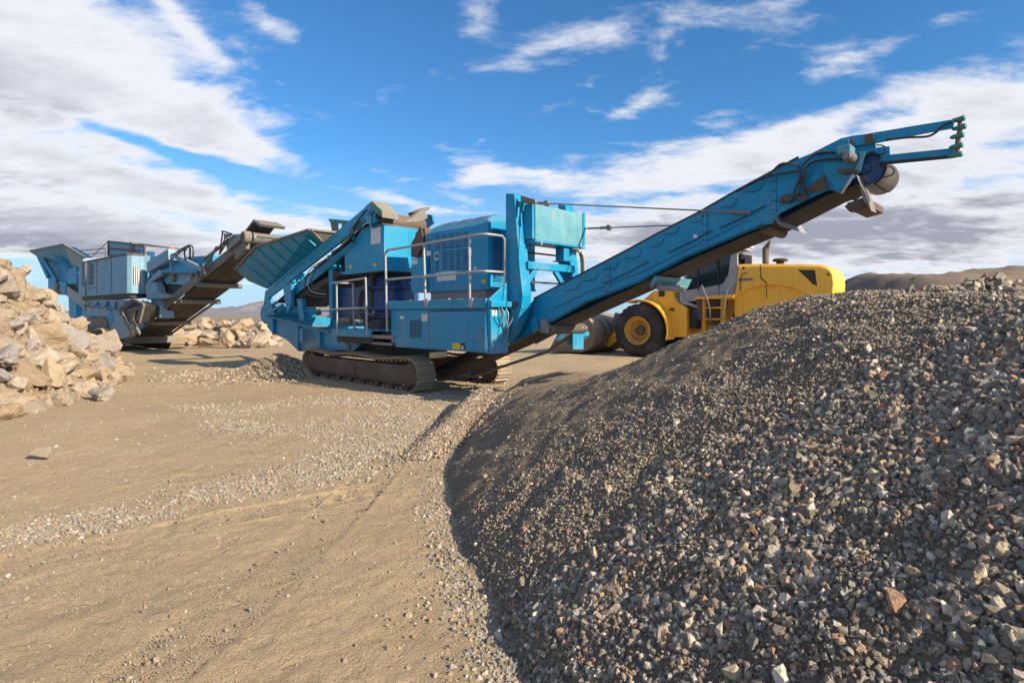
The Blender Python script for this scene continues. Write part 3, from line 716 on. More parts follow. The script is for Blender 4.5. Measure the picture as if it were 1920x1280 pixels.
c.build('post_clamp', 'galv', r1, .005)
# equipment cabinet along the near side
CAB = dict(u0=-.74, u1=1.95, z0=.88, z1=1.625)
cb = F1.box('cabinet', 'blue', (CAB['u0'], 0, .88), (1.95, .50, 1.622), bevel=.012)
F1.box('cabinet_rim', 'blue', (-.98, -.03, 1.626), (1.95, .56, 1.79), cb, .012)
F1.box('recess_post', 'blue', (-.93, .03, .96), (-.745, .4, 1.62), cb, .006)
def sidebox(F, name, mat, px0, py0, px1, py1, v, th, parent, bevel=.004):
    a = F.side(px0, py0, v); b = F.side(px1, py1, v); return MB().box((a.x, v, a.z), (b.x, v+th, b.z)).build(name, mat, parent, bevel)
d = F1.box('cabinet_door', 'blue', (.40, -.016, .91), (1.93, -.001, 1.575), cb, .006)
F1.box('door_shadow_gap', 'dark', (.40, -.006, 1.58), (1.93, -.001, 1.60), cb, 0)
F1.box('cabinet_panel', 'blue', (-.72, -.012, .91), (.37, -.001, 1.60), cb, .006)
m = MB(); a, b = S1(768, 599, -.014), S1(791, 634, -.014)
for i in range(9):
    for j in range(13):
        x_ = a.x+(b.x-a.x)*(i+.5)/9; z_ = a.z+(b.z-a.z)*(j+.5)/13; m.box((x_-.011, -.016, z_-.011), (x_+.011, -.013, z_+.011))
m.build('vent_mesh', 'dark', cb)
sidebox(F1, 'sticker', 'label', 790.6, 588, 801, 602, -.019, .004, cb, 0)
sidebox(F1, 'warning_sticker', 'ylabel', 848, 642.5, 863, 655.5, -.021, .004, d, 0)
sidebox(F1, 'sticker', 'dark', 863.5, 643, 872, 655.5, -.021, .004, d, 0); sidebox(F1, 'sticker', 'label', 865, 648, 869, 655, -.024, .002, d, 0)
# end bracket that faces the conveyor, valve block and hoses on it
ep = F1.eplate('end_bracket', 'blue', [(914, 561), (949, 529), (949, 661), (917, 663)], 1.953, .04, cb, .006)
F1.eplate('bracket_flange', 'blue', [(913.2, 562), (916.5, 562), (919, 663), (916, 663)], 1.953, .075, cb, .004)
F1.eplate('sticker', 'label', [(920, 579), (932, 579), (932, 592), (920, 592)], 1.995, .003, ep, 0)
vb = F1.eplate('valve_block', 'blue', [(914, 564), (958, 566), (958, 576), (914, 576)], 2.0, .10, cb, .01)
for k, (x0, x1, x2) in enumerate(((935, 936, 941), (948, 951, 950), (957, 962, 951), (940, 944, 952))):
    e = [E1(x0, 576, 2.06), E1(x1+2, 590, 2.12), E1(x2+1, 605+5*k, 2.08), E1(x2-4, 612+8*k, 2.02)]
    hose(vb, e, .011, 'galv' if k % 2 else 'steel')
m = MB()
for px, py in ((926, 643), (941, 642), (924, 655), (941, 655)):
    a = E1(px, py, 1.993); m.ring(a, (1, 0, 0), [(0, .012), (.012, .012)], 8)
m.build('bolt', 'dark', ep)
# portal mast: near and far leg, cross beam with braces, counterweight box
legL = [(948, 362), (964, 363.6), (969, 430), (975, 508), (980, 554), (977.5, 577), (969.6, 604), (956, 628), (948, 640)]
leg = F1.sides(legL, .48)
ms = MB().prism(leg, (0, .15, 0)).build('mast_leg', 'blue', r1, .012)
MB().prism([p+V(0, 1.40, 0) for p in leg], (0, .15, 0)).build('mast_leg', 'blue', r1, .012)
fl = F1.sides([(964.5, 362), (969, 430), (975, 508), (980, 554), (977.5, 577), (969.6, 604), (956, 628), (943, 643)], .46)
m = MB()
for off in (0, 1.36):
    for a, b in zip(fl[:-1], fl[1:]):
        dd = (b-a).normalized(); nn_ = V(-dd.z, 0, dd.x)*-.018
        m.prism([a+V(0, off, 0), b+V(0, off, 0), b+nn_+V(0, off, 0), a+nn_+V(0, off, 0)], (0, .22, 0))
m.build('mast_flange', 'blue', ms, .003)
MB().prism(F1.sides([(983, 554), (985, 577), (976, 612), (962, 634)], .66), (0, .02, 0))
a = S1(958, 570, .47); MB().ring(V(a.x+.1, .44, a.z), (0, 1, 0), [(0, .0), (0, .05), (.04, .05), (.04, .0)], 14).build('pivot_pin', 'rusty', ms, smooth=True)
bx = MB().box((2.02, .70, 2.78), (2.40, 2.02, 3.39)).build('counterweight_box', 'pale', r1, .012)
MB().box((2.0, .66, 2.745), (2.43, 2.06, 2.776)).box((2.402, 1.99, 2.80), (2.42, 2.05, 3.42)).build('box_lip', 'blue', bx, .004)
MB().box((2.41, .80, 2.70), (2.44, .83, 2.78)).build('box_drain', 'galv', bx, .004)
MB().box((2.06, .64, 2.80), (2.38, .698, 3.40)).box((2.10, .60, 3.28), (2.20, .66, 3.42)).build('box_side_plate', 'blue', bx, .006)
MB().ring((2.2, .95, 3.39), (0, 0, 1), [(0, .06), (.05, .06), (.06, .02)], 14).ring((2.25, 1.6, 3.39), (0, 0, 1), [(0, .035), (.02, .035)], 12).build('filler_cap', 'dusty', bx, smooth=True)
xb = MB().bar((2.26, .62, 2.36), (2.26, 1.90, 2.36), .10, .13).build('mast_cross_beam', 'blue', r1, .008)
MB().bar((2.26, .64, 2.08), (2.26, .86, 2.30), .06, .09).bar((2.26, 1.36, 2.30), (2.26, 1.66, 2.00), .06, .09).build('brace', 'blue', xb, .006)
vt = MB().box((2.16, 1.50, 2.50), (2.36, 1.66, 2.76)).box((2.12, 1.46, 2.48), (2.40, 1.70, 2.50)).build('filter_housing', 'blue', r1, .01)
for k in range(3):
    hose(vt, [(2.40, 1.66+.03*k, 2.70), (2.50, 1.74+.04*k, 2.66), (2.52, 1.80+.04*k, 2.45), (2.52, 1.80+.04*k, 2.0)], .016 if k < 2 else .03, 'hose' if k < 2 else 'galv')
MB().bar((2.0, .9, 2.62), (2.0, 2.05, 2.62), .02, .03).bar((2.0, .9, 2.10), (2.0, 2.05, 2.10), .02, .03).build('guard_bar', 'dark', r1)
# engine canopy
cn = [(799, 545), (799, 436), (803, 430), (812, 427), (905, 413), (915, 413), (915, 540)]
V0 = .50
cnp = F1.sides([(798, 545), (798, 437), (915, 421), (915, 540)], V0)
uL, uR = cnp[0].x, cnp[3].x; zb, zt = (cnp[0].z+cnp[3].z)/2, (cnp[1].z+cnp[2].z)/2
cv = [(uL, zb), (uL, zt)]
canopy = MB(); w_ = 1.25
prof = [(0, zb), (0, zt), (.10, zt+.12), (.32, zt+.22), (w_-.32, zt+.22), (w_-.10, zt+.12), (w_, zt), (w_, zb)]
rings = []
for (u, k) in ((uL, .0), (uL+.12, 1.0), (uR-.10, 1.0), (uR, .35)):
    rings.append([(u, V0+v, z if z <= zt else zt+(z-zt)*(k if k else .15)) for v, z in prof])
vs = [p for r_ in rings for p in r_]; nP = len(prof); fs = []
for i in range(3):
    for j in range(nP): fs.append((i*nP+j, i*nP+(j+1) % nP, (i+1)*nP+(j+1) % nP, (i+1)*nP+j))
fs += [tuple(range(nP))[::-1], tuple(range(3*nP, 4*nP))]
cp = canopy.add(vs, fs).build('engine_canopy', 'blue', r1, .012)
def lq(x0, y0, x1, y1, s=-.13): return [(x0, y0), (x1, y0+(x1-x0)*s), (x1, y1+(x1-x0)*s*.55), (x0, y1)]
louvres(F1, lq(801, 446, 809, 509, -.1), V0, 15, 'navy', 1, cp)
louvres(F1, lq(815, 441, 879, 467), V0, 6, 'navy', 5, cp); louvres(F1, lq(828, 471, 879, 507, -.09), V0, 8, 'navy', 4, cp)
louvres(F1, lq(815, 473, 824, 509, -.09), V0, 8, 'navy', 1, cp)
pd = MB()
for x in (811, 881.5, 831): 
    a = S1(x, 441 if x != 831 else 512, V0); b = S1(x, 544, V0); pd.box((a.x-.004, V0-.003, b.z), (a.x+.004, V0+.001, a.z))
a = S1(811, 469, V0); b = S1(881, 460, V0); pd.box((a.x, V0-.003, a.z-.01), (b.x, V0+.001, a.z))
pd.build('door_seam', 'navy', cp)
for q_ in ((799.5, 471, 807.5, 479), (815, 474, 822, 487), (877, 468, 885, 479), (819, 511, 855, 525)):
    sidebox(F1, 'sticker', 'label', *q_, V0-.007, .004, cp, 0)
sidebox(F1, 'latch', 'dark', 816.5, 476, 820.5, 484, V0-.012, .006, cp, 0)
for (v0_, v1_) in ((.62, .84), (1.22, 1.5)):
    m = MB()
    for i in range(22):
        z_ = zb+.12+(zt-zb-.2)*i/22; m.box((uR+.0005, v0_, z_), (uR+.004, v1_, z_+.022))
    m.build('louvre', 'navy', cp)
m = MB()
for k in range(3):
    for j in range(7):
        u_ = uL+.35+k*(uR-uL-.5)/3+j*.045
        m.prism([(u_, V0+.115, zt+.128), (u_+.03, V0+.115, zt+.128), (u_+.03, V0+.30, zt+.216), (u_, V0+.30, zt+.216)], (0, -.002, .004))
m.build('roof_vent', 'navy', cp)
F1.box('engine_plinth', 'steel', (uL+.1, V0+.05, 1.79), (uR-.1, V0+w_, zb), r1, .01)
F1.box('canopy_foot', 'blue', (uL+.1, V0-.02, zb-.03), (uR+.02, V0+w_, zb+.01), r1, .006)
cx0, cx1 = S1(771, 480, V0-.06), S1(799, 547, V0-.06)
cbx = F1.box('control_box', 'blue', (cx0.x, V0-.06, cx1.z), (cx1.x-.01, V0+.7, cx0.z-.05), r1, .01)
sidebox(F1, 'sticker', 'label', 771.5, 487, 783, 495, V0-.067, .004, cbx, 0)
e = [S1(x, y, V0+.1) for x, y in ((785, 425), (797, 428), (798, 484), (770, 482), (770, 456), (780, 440))]
MB().prism(e, (0, .6, 0)).build('rubber_curtain', 'rusty', r1, .02)
MB().prism([S1(x, y, V0+.05) for x, y in ((779, 436), (790, 428), (794, 452), (783, 480), (772, 478), (776, 455))], (0, .03, 0)).build('rubber_flap', 'rusty', r1, .01)
# crusher cone body and the big hood above it
hc = S1(734, 540, 1.25); uc = hc.x
MB().ring((uc, 1.25, 1.15), (0, 0, 1), [(0, .5), (.10, .52), (.12, .62), (.16, .62), (.18, .56), (.28, .56), (.30, .68), (.34, .68), (.36, .60), (.46, .60), (.48, .70), (.53, .70), (.56, .66), (.95, .64), (.97, .72), (1.02, .72), (1.04, .60), (1.3, .55)], 48).build('cone_crusher', 'navy', r1, smooth=True)
hA = S1(648, 515, .45); hB = S1(720, 507, .45); hT = S1(720, 421, .45); hz0, hz1 = (hA.z+hB.z)/2, hT.z
uh1 = hB.x; uh0 = hA.x
e1 = E1(782, 470, uh1+.02).y
fp = [(uh0, .45), (uh1, .45), (uh1+.05, 1.05), (uh1+.02, 1.55), (uh1-.25, 2.0), (uh0, 2.0)]
hd = MB().prism([(u, v, hz0) for u, v in fp], (0, 0, .01))
hd = MB(); kk = len(fp)
top_z = lambda u: hz1 if u > uh0+.55 else hz1-.75
pts_side = F1.sides([(647, 515), (720, 507), (720, 421), (696, 422), (680, 428), (646, 478)], .45)
hd.prism(pts_side, (0, .03, 0))
hd.prism([p+V(0, 1.55, 0) for p in pts_side], (0, .03, 0))
hd.add([(uh1, .45, hz0), (uh1+.05, 1.05, hz0), (uh1+.03, 2.03, hz0), (uh1+.03, 2.03, hz1-.02), (uh1+.05, 1.05, hz1-.01), (uh1, .45, hz1),
        (uh1-.03, .45, hz0), (uh1+.02, 1.05, hz0), (uh1, 2.03, hz0), (uh1, 2.03, hz1-.02), (uh1+.02, 1.05, hz1-.01), (uh1-.03, .45, hz1)],
       [(0, 1, 4, 5), (1, 2, 3, 4), (6, 11, 10, 7), (7, 10, 9, 8), (5, 4, 10, 11), (4, 3, 9, 10), (0, 6, 7, 1), (1, 7, 8, 2), (0, 5, 11, 6), (2, 8, 9, 3)])
hood = hd.build('crusher_hood', 'blue', r1, .008)
MB().box((uh0+.02, .47, hz0-.02), (uh1, 2.0, hz0+.02)).build('hood_floor', 'dark', hood, .01)
MB().bar((uh1-.02, .46, hz1+.01), (uh1+.0, 2.03, hz1+.0), .09, .03).bar((uh1, .44, hz1+.01), (uh0+.7, .44, hz1+.01), .05, .03).build('hood_rim', 'rusty', hood, .006)
sidebox(F1, 'sticker', 'label', 695.5, 429, 713.5, 456, .442, .004, hood, 0)
# plates above the hood
pt = [E1(x, y, uh1-.35) for x, y in ((750, 421), (779, 393), (783, 398), (791, 412), (785, 420), (770, 424))]
MB().prism([E1(748, 421, uh1-.4), E1(780, 396, uh1-.4), E1(791, 412, uh1-.4), E1(778, 420, uh1-.4)], (.25, 0, .02)).build('deflector_plate', 'dusty', r1, .006)
MB().prism([E1(764, 400, uh1-.7), E1(781, 392.5, uh1-.7), E1(784, 396, uh1-.7), E1(768, 406, uh1-.7)], (.5, 0, .0)).build('deflector_plate', 'bucket', r1, .004)
MB().prism([S1(x, y, 1.9) for x, y in ((615, 410), (660, 414), (662, 419), (618, 416))], (0, .3, -.02)).build('chute_cap', 'green', r1, .006)
MB().prism([S1(x, y, 1.92) for x, y in ((619, 415), (632, 418), (634, 445), (624, 447))], (0, .04, 0)).prism([S1(x, y, 1.95) for x, y in ((640, 420), (662, 420), (660, 436), (643, 440))], (0, .04, 0)).build('chute_plate', 'dusty', r1, .006)
# feed conveyor climbing to the hood
fb_top = [(500, 541), (690, 383), (696, 380), (700, 392), (668, 430), (502, 559), (494, 566)]
W0, W1 = .38, 2.05
fcp = [(497, 546), (690, 384), (697, 386), (699, 400), (669, 429), (502, 560), (494, 572)]
fc = F1.plate('feed_conveyor_beam', 'blue', fcp, W0, .07, bevel=.008)
MB().prism([p+V(0, W1-W0, 0) for p in F1.sides(fcp, W0)], (0, .07, 0)).build('feed_conveyor_beam', 'blue', r1, .008)
low = [(539, 548), (660, 453), (664, 460), (622, 498), (541, 563), (530, 562)]
fl2 = F1.plate('lower_frame', 'blue', low, W0+.12, .05, bevel=.006)
b0, b1 = S1(512, 568, W0+.12), S1(690, 412, W0+.12)
dirc = (b1-b0).normalized(); nrmc = V(-dirc.z, 0, dirc.x)
MB().prism([b0+V(0, .1, 0), b1+V(0, .1, 0), b1+V(0, .1, 0)+nrmc*.05, b0+V(0, .1, 0)+nrmc*.05], (0, 1.35, 0)).build('feed_belt', 'belt', r1, .01)
b2, b3 = S1(538, 575, W0+.2), S1(640, 515, W0+.2)
MB().prism([b2, b3, S1(632, 508, W0+.2), S1(541, 560, W0+.2)], (0, 1.2, 0)).build('return_belt', 'belt', r1, .01)
sp = S1(497, 588, .5); MB().ring((sp.x+.12, .42, sp.z), (0, 1, 0), [(0, .05), (0, .26), (.04, .30), (1.5, .30), (1.54, .26), (1.54, .05)], 32).build('tail_pulley', 'blue', r1, smooth=True)
m = MB()
for (x0, y0, x1, y1, x2, y2, x3, y3) in ((530, 537, 546, 528, 545, 575, 538, 588), (497, 562, 505, 558, 515, 590, 503, 591), (556, 560, 566, 560, 570, 600, 562, 600)):
    m.prism(F1.sides([(x0, y0), (x1, y1), (x2, y2), (x3, y3)], W0-.03), (0, .10, 0))
m.bar(S1(507, 586, W0), S1(530, 572, W0), .08, .07); m.bar(S1(503, 576, W0), S1(520, 566, W0), .08, .05)
m.build('feed_frame_strut', 'blue', r1, .006)
m = MB()
for x, y in ((662, 436), (640, 455), (615, 474), (590, 495), (566, 515)):
    a = S1(x, y+6, W0-.01); m.box((a.x-.035, W0-.02, a.z-.10), (a.x+.035, W0+.01, a.z+.02))
m.build('beam_bracket', 'blue', fc, .004)
MB().tube([S1(540, 583, W0), S1(618, 583, W0)], .016).tube([S1(524, 584, W0-.05), S1(530, 578, W0-.05)], .05).build('grease_pipe', 'blue', r1, smooth=True)
# head of the feed conveyor: cover plates, head drum and motor
hp = S1(693, 395, .4)
MB().prism(F1.sides([(683, 388), (697, 377), (703, 382), (716, 398), (717, 408), (703, 400), (699, 392), (690, 394)], .40), (0, .42, 0)).build('head_cover', 'dusty', r1, .01)
MB().prism(F1.sides([(694, 387), (704, 384), (716, 394), (716, 399), (697, 397)], .36), (0, .035, 0)).build('head_side_plate', 'green', r1, .006)
MB().ring((hp.x+.15, .52, hp.z-.22), (0, 1, 0), [(0, .05), (0, .19), (1.2, .19), (1.2, .05)], 32).build('head_drum', 'rusty', r1, smooth=True)
MB().ring((hp.x+.15, .40, hp.z-.22), (0, 1, 0), [(0, .04), (0, .10), (.09, .10), (.09, .06)], 16).build('drive_motor', 'blue', r1, smooth=True)
MB().box((hp.x-.05, .34, hp.z-.30), (hp.x+.12, .44, hp.z-.12)).build('bearing_block', 'pale', r1, .01)
MB().bar((hp.x+.06, .37, hp.z-.05), (hp.x+.12, .37, hp.z-.42), .05, .05).build('head_strut', 'blue', r1, .004)
# hoses looping down the feed conveyor
for k in range(3):
    ctrl = [(676-2*k, 414), (664-3*k, 430), (660-3*k, 445+2*k), (632-4*k, 470+3*k), (600-8*k, 497+3*k), (587-7*k, 515+5*k), (584-6*k, 530+4*k), (592-6*k, 541+6*k), (612, 546+6*k)]
    hose(r1, [S1(x, y, W0-.06+.02*k) for x, y in ctrl], .013, 'hose' if k != 1 else 'galv')
hose(r1, [S1(x, y, W0-.10) for x, y in ((690, 392), (680, 402), (664, 425), (661, 440), (640, 462), (622, 473))], .022)
# receiving hopper: flared ribbed side panels
rim = [(443, 507), (482, 464), (583, 432), (604, 454)]
T = [F1.side(*rim[0], -.25), F1.side(*rim[1], -.35), F1.side(*rim[2], -.10), F1.side(604, 454, .30)]
Bt = [F1.side(466, 527, .10), F1.side(500, 541, .36), F1.side(604, 456, .36)]
hp_ = MB()
poly = [T[0], T[1], T[2], T[3], Bt[1], Bt[0]]
hop = hp_.prism(poly, (.02, .035, .0)).build('hopper_panel', 'blue', r1, .0)
mir = lambda p: V(p.x, 2.5-p.y, p.z)
MB().prism([mir(p) for p in poly], (.02, -.035, 0)).build('hopper_panel', 'dusty', r1, 0)
MB().add([T[0], Bt[0], mir(Bt[0]), mir(T[0]), T[0]+V(.03, 0, .02), Bt[0]+V(.03, 0, .02), mir(Bt[0])+V(.03, 0, .02), mir(T[0])+V(.03, 0, .02)],
         [(0, 1, 2, 3), (7, 6, 5, 4), (0, 3, 7, 4), (1, 5, 6, 2), (0, 4, 5, 1), (3, 2, 6, 7)]).build('hopper_end_panel', 'blue', r1)
MB().add([T[2], T[3], mir(T[3]), mir(T[2]), T[2]+V(.03, 0, .02), T[3]+V(.03, 0, .02), mir(T[3])+V(.03, 0, .02), mir(T[2])+V(.03, 0, .02)],
         [(0, 1, 2, 3), (7, 6, 5, 4), (0, 3, 7, 4), (1, 5, 6, 2), (0, 4, 5, 1), (3, 2, 6, 7)]).build('hopper_front_panel', 'dusty', r1)
m = MB()
for a, b in ((T[0], T[1]), (T[1], T[2]), (T[2], T[3]), (mir(T[0]), mir(T[1])), (mir(T[1]), mir(T[2])), (mir(T[2]), mir(T[3])), (T[2], mir(T[2]))): m.bar(a+V(0, -.02, .02), b+V(0, -.02, .02), .09, .05)
m.build('hopper_rim', 'dusty', r1, .004)
m = MB()
def on_panel(px, py):
    r_ = F1._r(px); a, b, c_ = T[1], T[2], Bt[1]; nrm = (b-a).cross(c_-a)
    o = V(F1.root.location.x, F1.root.location.y, 0)
    # viewing ray in the machine's axes
    dw = V(r_.x, r_.y, (HORY-py)/FPX); dl = V(dw.x*F1.A.x+dw.y*F1.A.y, dw.x*F1.B.x+dw.y*F1.B.y, dw.z)
    e0 = V(-(F1.O.dot(F1.A)), -(F1.O.dot(F1.B)), EYE); t = (a-e0).dot(nrm)/dl.dot(nrm); return e0+dl*t
nrm_out = (T[2]-T[1]).cross(Bt[1]-T[1]).normalized(); nrm_out = nrm_out if nrm_out.y < 0 else -nrm_out
for x0, y0, x1, y1 in ((458, 490, 511, 535), (471, 478.5, 522, 523), (483, 465.5, 535, 511.5), (505, 460, 549, 501), (524, 452.5, 562, 486), (547, 446, 577, 473), (571, 440, 593, 460)):
    a, b = on_panel(x0, y0), on_panel(x1, y1); m.bar(a+nrm_out*.02, b+nrm_out*.02, .018, .035, nrm_out)
m.build('hopper_rib', 'blue', hop, .003)
# pillars, tank and pumps behind the walkway
MB().prism(F1.sides([(616, 482), (623, 478), (623, 597), (617, 597)], .55), (0, .12, 0)).build('pillar', 'blue', r1, .006)
MB().prism(F1.sides([(624, 478), (632, 480), (640, 514), (622, 514)], .75), (0, .05, 0)).build('gusset', 'blue', r1, .006)
MB().box((S1(616, 500, .6).x, .6, S1(620, 517, .6).z), (uh0+.2, 1.5, S1(620, 512, .6).z)).build('service_shelf', 'blue', r1, .006)
tk = S1(620, 541, .72); tk2 = S1(682, 597, .72)
MB().box((tk.x, .72, tk2.z-.02), (tk2.x, 1.7, tk.z)).build('fuel_tank', 'navy', r1, .03, label='dark blue tank behind the short handrail')
m = MB(); a, b = S1(692, 500, .6), S1(697, 625, .6)
m.box((a.x, .6, 1.1), (b.x+.02, .75, a.z)); m.build('pump_column', 'dark', r1, .01)
rg = random.Random(4); m = MB()
for k in range(9):
    a = S1(rg.uniform(672, 702), rg.uniform(585, 612), .5); m.ring(a, (rg.random(), 1, rg.random()), [(0, .02), (0, .045), (.07, .045), (.07, .02)], 10)
m.build('pump_fittings', 'dusty', r1, smooth=True)
for k in range(4):
    hose(r1, [S1(x, y, .5-.02*k) for x, y in ((690, 520+8*k), (684-2*k, 545), (678-2*k, 575), (676+4*k, 600), (688, 612))], .014)
MB().ring(S1(640, 600, .55), (1, 0, -.02), [(0, .02), (0, .07), (.5, .07), (.52, .03)], 14).build('hydraulic_cylinder', 'dusty', r1, smooth=True)
MB().ring(S1(703, 606, .6)+V(0, 0, -.1), (1, 0, 0), [(0, .05), (0, .2), (.5, .2), (.5, .05)], 20).build('gearbox', 'dark', r1, smooth=True)
m = MB(); rgk = random.Random(8)
m.ring(S1(594, 586, .8), (0, 1, .2), [(0, .0), (0, .08), (.1, .08), (.1, 0)], 12); m.build('end_cap', 'dusty', r1, smooth=True)

# ------------------------------------------------------------------ discharge conveyor (a part of the crusher)
VN, VW = .80, .68
out = [(955, 619), (1000, 562), (1096, 512), (1177, 470), (1234, 439), (1310, 400), (1380, 360), (1497, 297), (1520, 288), (1577, 259), (1600, 254), (1641, 249), (1642, 280), (1633, 284), (1612, 300), (1600, 338), (1572, 361), (1555, 355), (1530, 366), (1462, 400), (1449, 419), (1430, 423), (1286, 483), (1198, 530), (1101, 567), (1008, 619), (955, 648)]
dc = F1.plate('conveyor_side_plate', 'blue', out, VN, .035, bevel=.006)
MB().prism([p+V(0, VW, 0) for p in F1.sides(out, VN)], (0, .035, 0)).build('conveyor_side_plate', 'blue', r1, .006)
Lw = F1.sides([(955, 645), (1008, 617), (1101.6, 565), (1198, 528), (1286, 481), (1430, 421)], VN)
m = MB()
for a, b in zip(Lw[:-1], Lw[1:]): m.bar(a+V(0, -.02, .012), b+V(0, -.02, .012), .05, .02)
Lw2 = F1.sides([(1040, 577), (1101, 548), (1198, 512), (1300, 462), (1400, 414)], VN)
for a, b in zip(Lw2[:-1], Lw2[1:]): m.bar(a+V(0, -.008, 0), b+V(0, -.008, 0), .016, .012)
m.build('flange', 'blue', dc, .003)
# belt: a closed loop from the tail under the chassis to the head drum
hdC = S1(1621, 317, VN); hr = .20
tail = S1(826, 700, VN+.1); tail = V(tail.x, 0, tail.z)
up = [S1(975, 628, VN), S1(1120, 542, VN), S1(1380, 412, VN)]
under = [S1(826, 707, VN+.06), S1(1017, 617, VN), S1(1200, 532, VN), S1(1300, 484, VN), S1(1440, 424, VN), S1(1555, 364, VN), S1(1607, 344, VN)]
up_pts = []
dirb = (under[-1]-under[0]).normalized(); nb = V(-dirb.z, 0, dirb.x)
loop = [V(p.x, 0, p.z) for p in under]
drum = V(hdC.x, 0, hdC.z)
for k in range(1, 16):
    a = math.radians(-70+k*170/16); loop.append(drum+V(math.cos(a)*hr, 0, math.sin(a)*hr))
for p in reversed(under[:-1]): loop.append(V(p.x, 0, p.z)+nb*.24)
loop.append(tail+nb*.1-dirb*.12)
def strip(loop, v0, v1, th, closed=True):
    n_ = len(loop); vs = []; fs = []; cen = sum(loop, V(0, 0, 0))/n_
    nr = []
    for i in range(n_):
        dd = (loop[(i+1) % n_]-loop[i-1]).normalized(); nr.append(V(dd.z, 0, -dd.x))
    for i, p in enumerate(loop):
        q_ = p-nr[i]*th
        vs += [(p.x, v0, p.z), (p.x, v1, p.z), (q_.x, v1, q_.z), (q_.x, v0, q_.z)]
    for i in range(n_):
        a, b = i*4, ((i+1) % n_)*4
        for j in range(4): fs.append((a+j, a+(j+1) % 4, b+(j+1) % 4, b+j))
    return MB().add(vs, fs)
belt = strip(loop, VN+.045, VN+VW-.01, .014).build('conveyor_belt', 'belt', r1, smooth=True)
MB().ring((drum.x, VN+.02, drum.z), (0, 1, 0), [(0, .03), (0, .05), (.02, .06), (.03, .165), (0, .175), (0, hr-.018), (VW+.0, hr-.018), (VW, .03)], 40).build('head_drum', 'navy', r1, smooth=True)
# under-belt return rollers with guards
def guard(px, py, ln, ang, mat, name, w_=.17):
    a = S1(px, py, VN-.12); d_ = V(math.cos(ang), 0, math.sin(ang))
    return MB().prism([a, a+d_*w_, a+d_*w_+V(.02, 0, -.03), a+V(.02, 0, -.04)], (0, ln, 0)).build(name, mat, r1, .006)
g1 = guard(1448, 402, 1.0, math.radians(-62), 'galv', 'roller_guard', .13)
rr = S1(1436, 424, VN+.1); MB().ring((rr.x, VN+.06, rr.z-.03), (0, 1, 0), [(0, .02), (0, .07), (VW-.08, .07), (VW-.08, .02)], 20).build('return_roller', 'rusty', r1, smooth=True)
gp = [S1(1226, 518, VN-.06), S1(1218, 536, VN-.06)]
g2 = MB().prism([gp[0], gp[1], gp[1]+V(.05, 0, -.01), gp[0]+V(.06, 0, 0)], (0, 1.02, 0)).build('roller_guard', 'pale', r1, .006)
m = MB()
for k in range(26):
    v_ = VN-.04+k*.038; m.tube([(gp[1].x+.0, v_, gp[1].z+.0), (gp[1].x+.02, v_, gp[1].z-.035)], .009, 6)
m.build('guard_teeth', 'steel', g2)
MB().ring((gp[1].x+.12, VN, gp[1].z-.02), (0, 1, 0), [(0, .02), (0, .05), (VW, .05), (VW, .02)], 20).build('return_roller', 'steel', r1, smooth=True)
sr = S1(1023, 617, VN-.06)
m = MB(); spts = []
for k in range(20*12+1):
    t = k/12; a = 2*math.pi*t; spts.append((sr.x+math.cos(a)*.075, VN-.02+t*.05, sr.z-.0+math.sin(a)*.075))
m.tube(spts, .017, 6); spir = m.build('spiral_roller', 'dusty', r1, smooth=True)
MB().ring((sr.x, VN-.08, sr.z), (0, 1, 0), [(0, .03), (0, .045), (1.12, .045), (1.12, .03)], 14).box((sr.x-.06, VN-.12, sr.z-.06), (sr.x+.06, VN-.04, sr.z+.16)).build('roller_shaft', 'steel', spir, smooth=False)
MB().prism(F1.sides([(993, 601), (1002, 596), (1010, 617), (998, 622)], .70), (0, .12, 0)).build('conveyor_foot', 'blue', r1, .01)
# rubber skirt clamps along the upper edge
te = [(1016, 562), (1056, 541), (1092, 523), (1130, 502), (1174, 480), (1214, 459), (1244, 436), (1290, 414), (1352, 384), (1400, 355)]
m = MB()
for x, y in te[1:]:
    y += 6
    a, b, c_ = S1(x, y-2, VN-.018), S1(x+24, y-1-4, VN-.018), S1(x+30, y-18, VN-.018)
    rbk = random.Random(int(x)); m.tube([a+V(rbk.uniform(-.02, .03), 0, rbk.uniform(-.01, .01)), a+(b-a)*.55+V(0, 0, -.014*rbk.random()), b, c_+V(rbk.uniform(-.02, .02), 0, 0)], .004, 5)
m.build('skirt_clamp', 'dark', dc)
up_e = F1.sides([(1000, 560.5), (1096, 510.5), (1177, 468.5), (1234, 437.5), (1310, 398.5), (1380, 358.5), (1497, 295.5)], VN)
m = MB()
for a, b in zip(up_e[:-1], up_e[1:]): m.bar(a+V(0, .02, .0), b+V(0, .02, .0), .03, .045)
for a, b in zip(up_e[:-1], up_e[1:]): m.bar(a+V(0, VW-.01, .0), b+V(0, VW-.01, .0), .03, .045)
m.build('rubber_skirt', 'belt', dc, .004)
m = MB(); rb = random.Random(12)
for x, y in ((1040, 600), (1060, 575), (1066, 568), (1070, 579), (1096, 563), (1134, 545), (1229, 490), (1310, 445), (1460, 385), (1140, 535), (1068, 585), (1024, 585)):
    m.ring(S1(x, y, VN), (0, -1, 0), [(0, .012), (.018, .012), (.018, 0)], 8)
m.build('bolt', 'steel', dc)
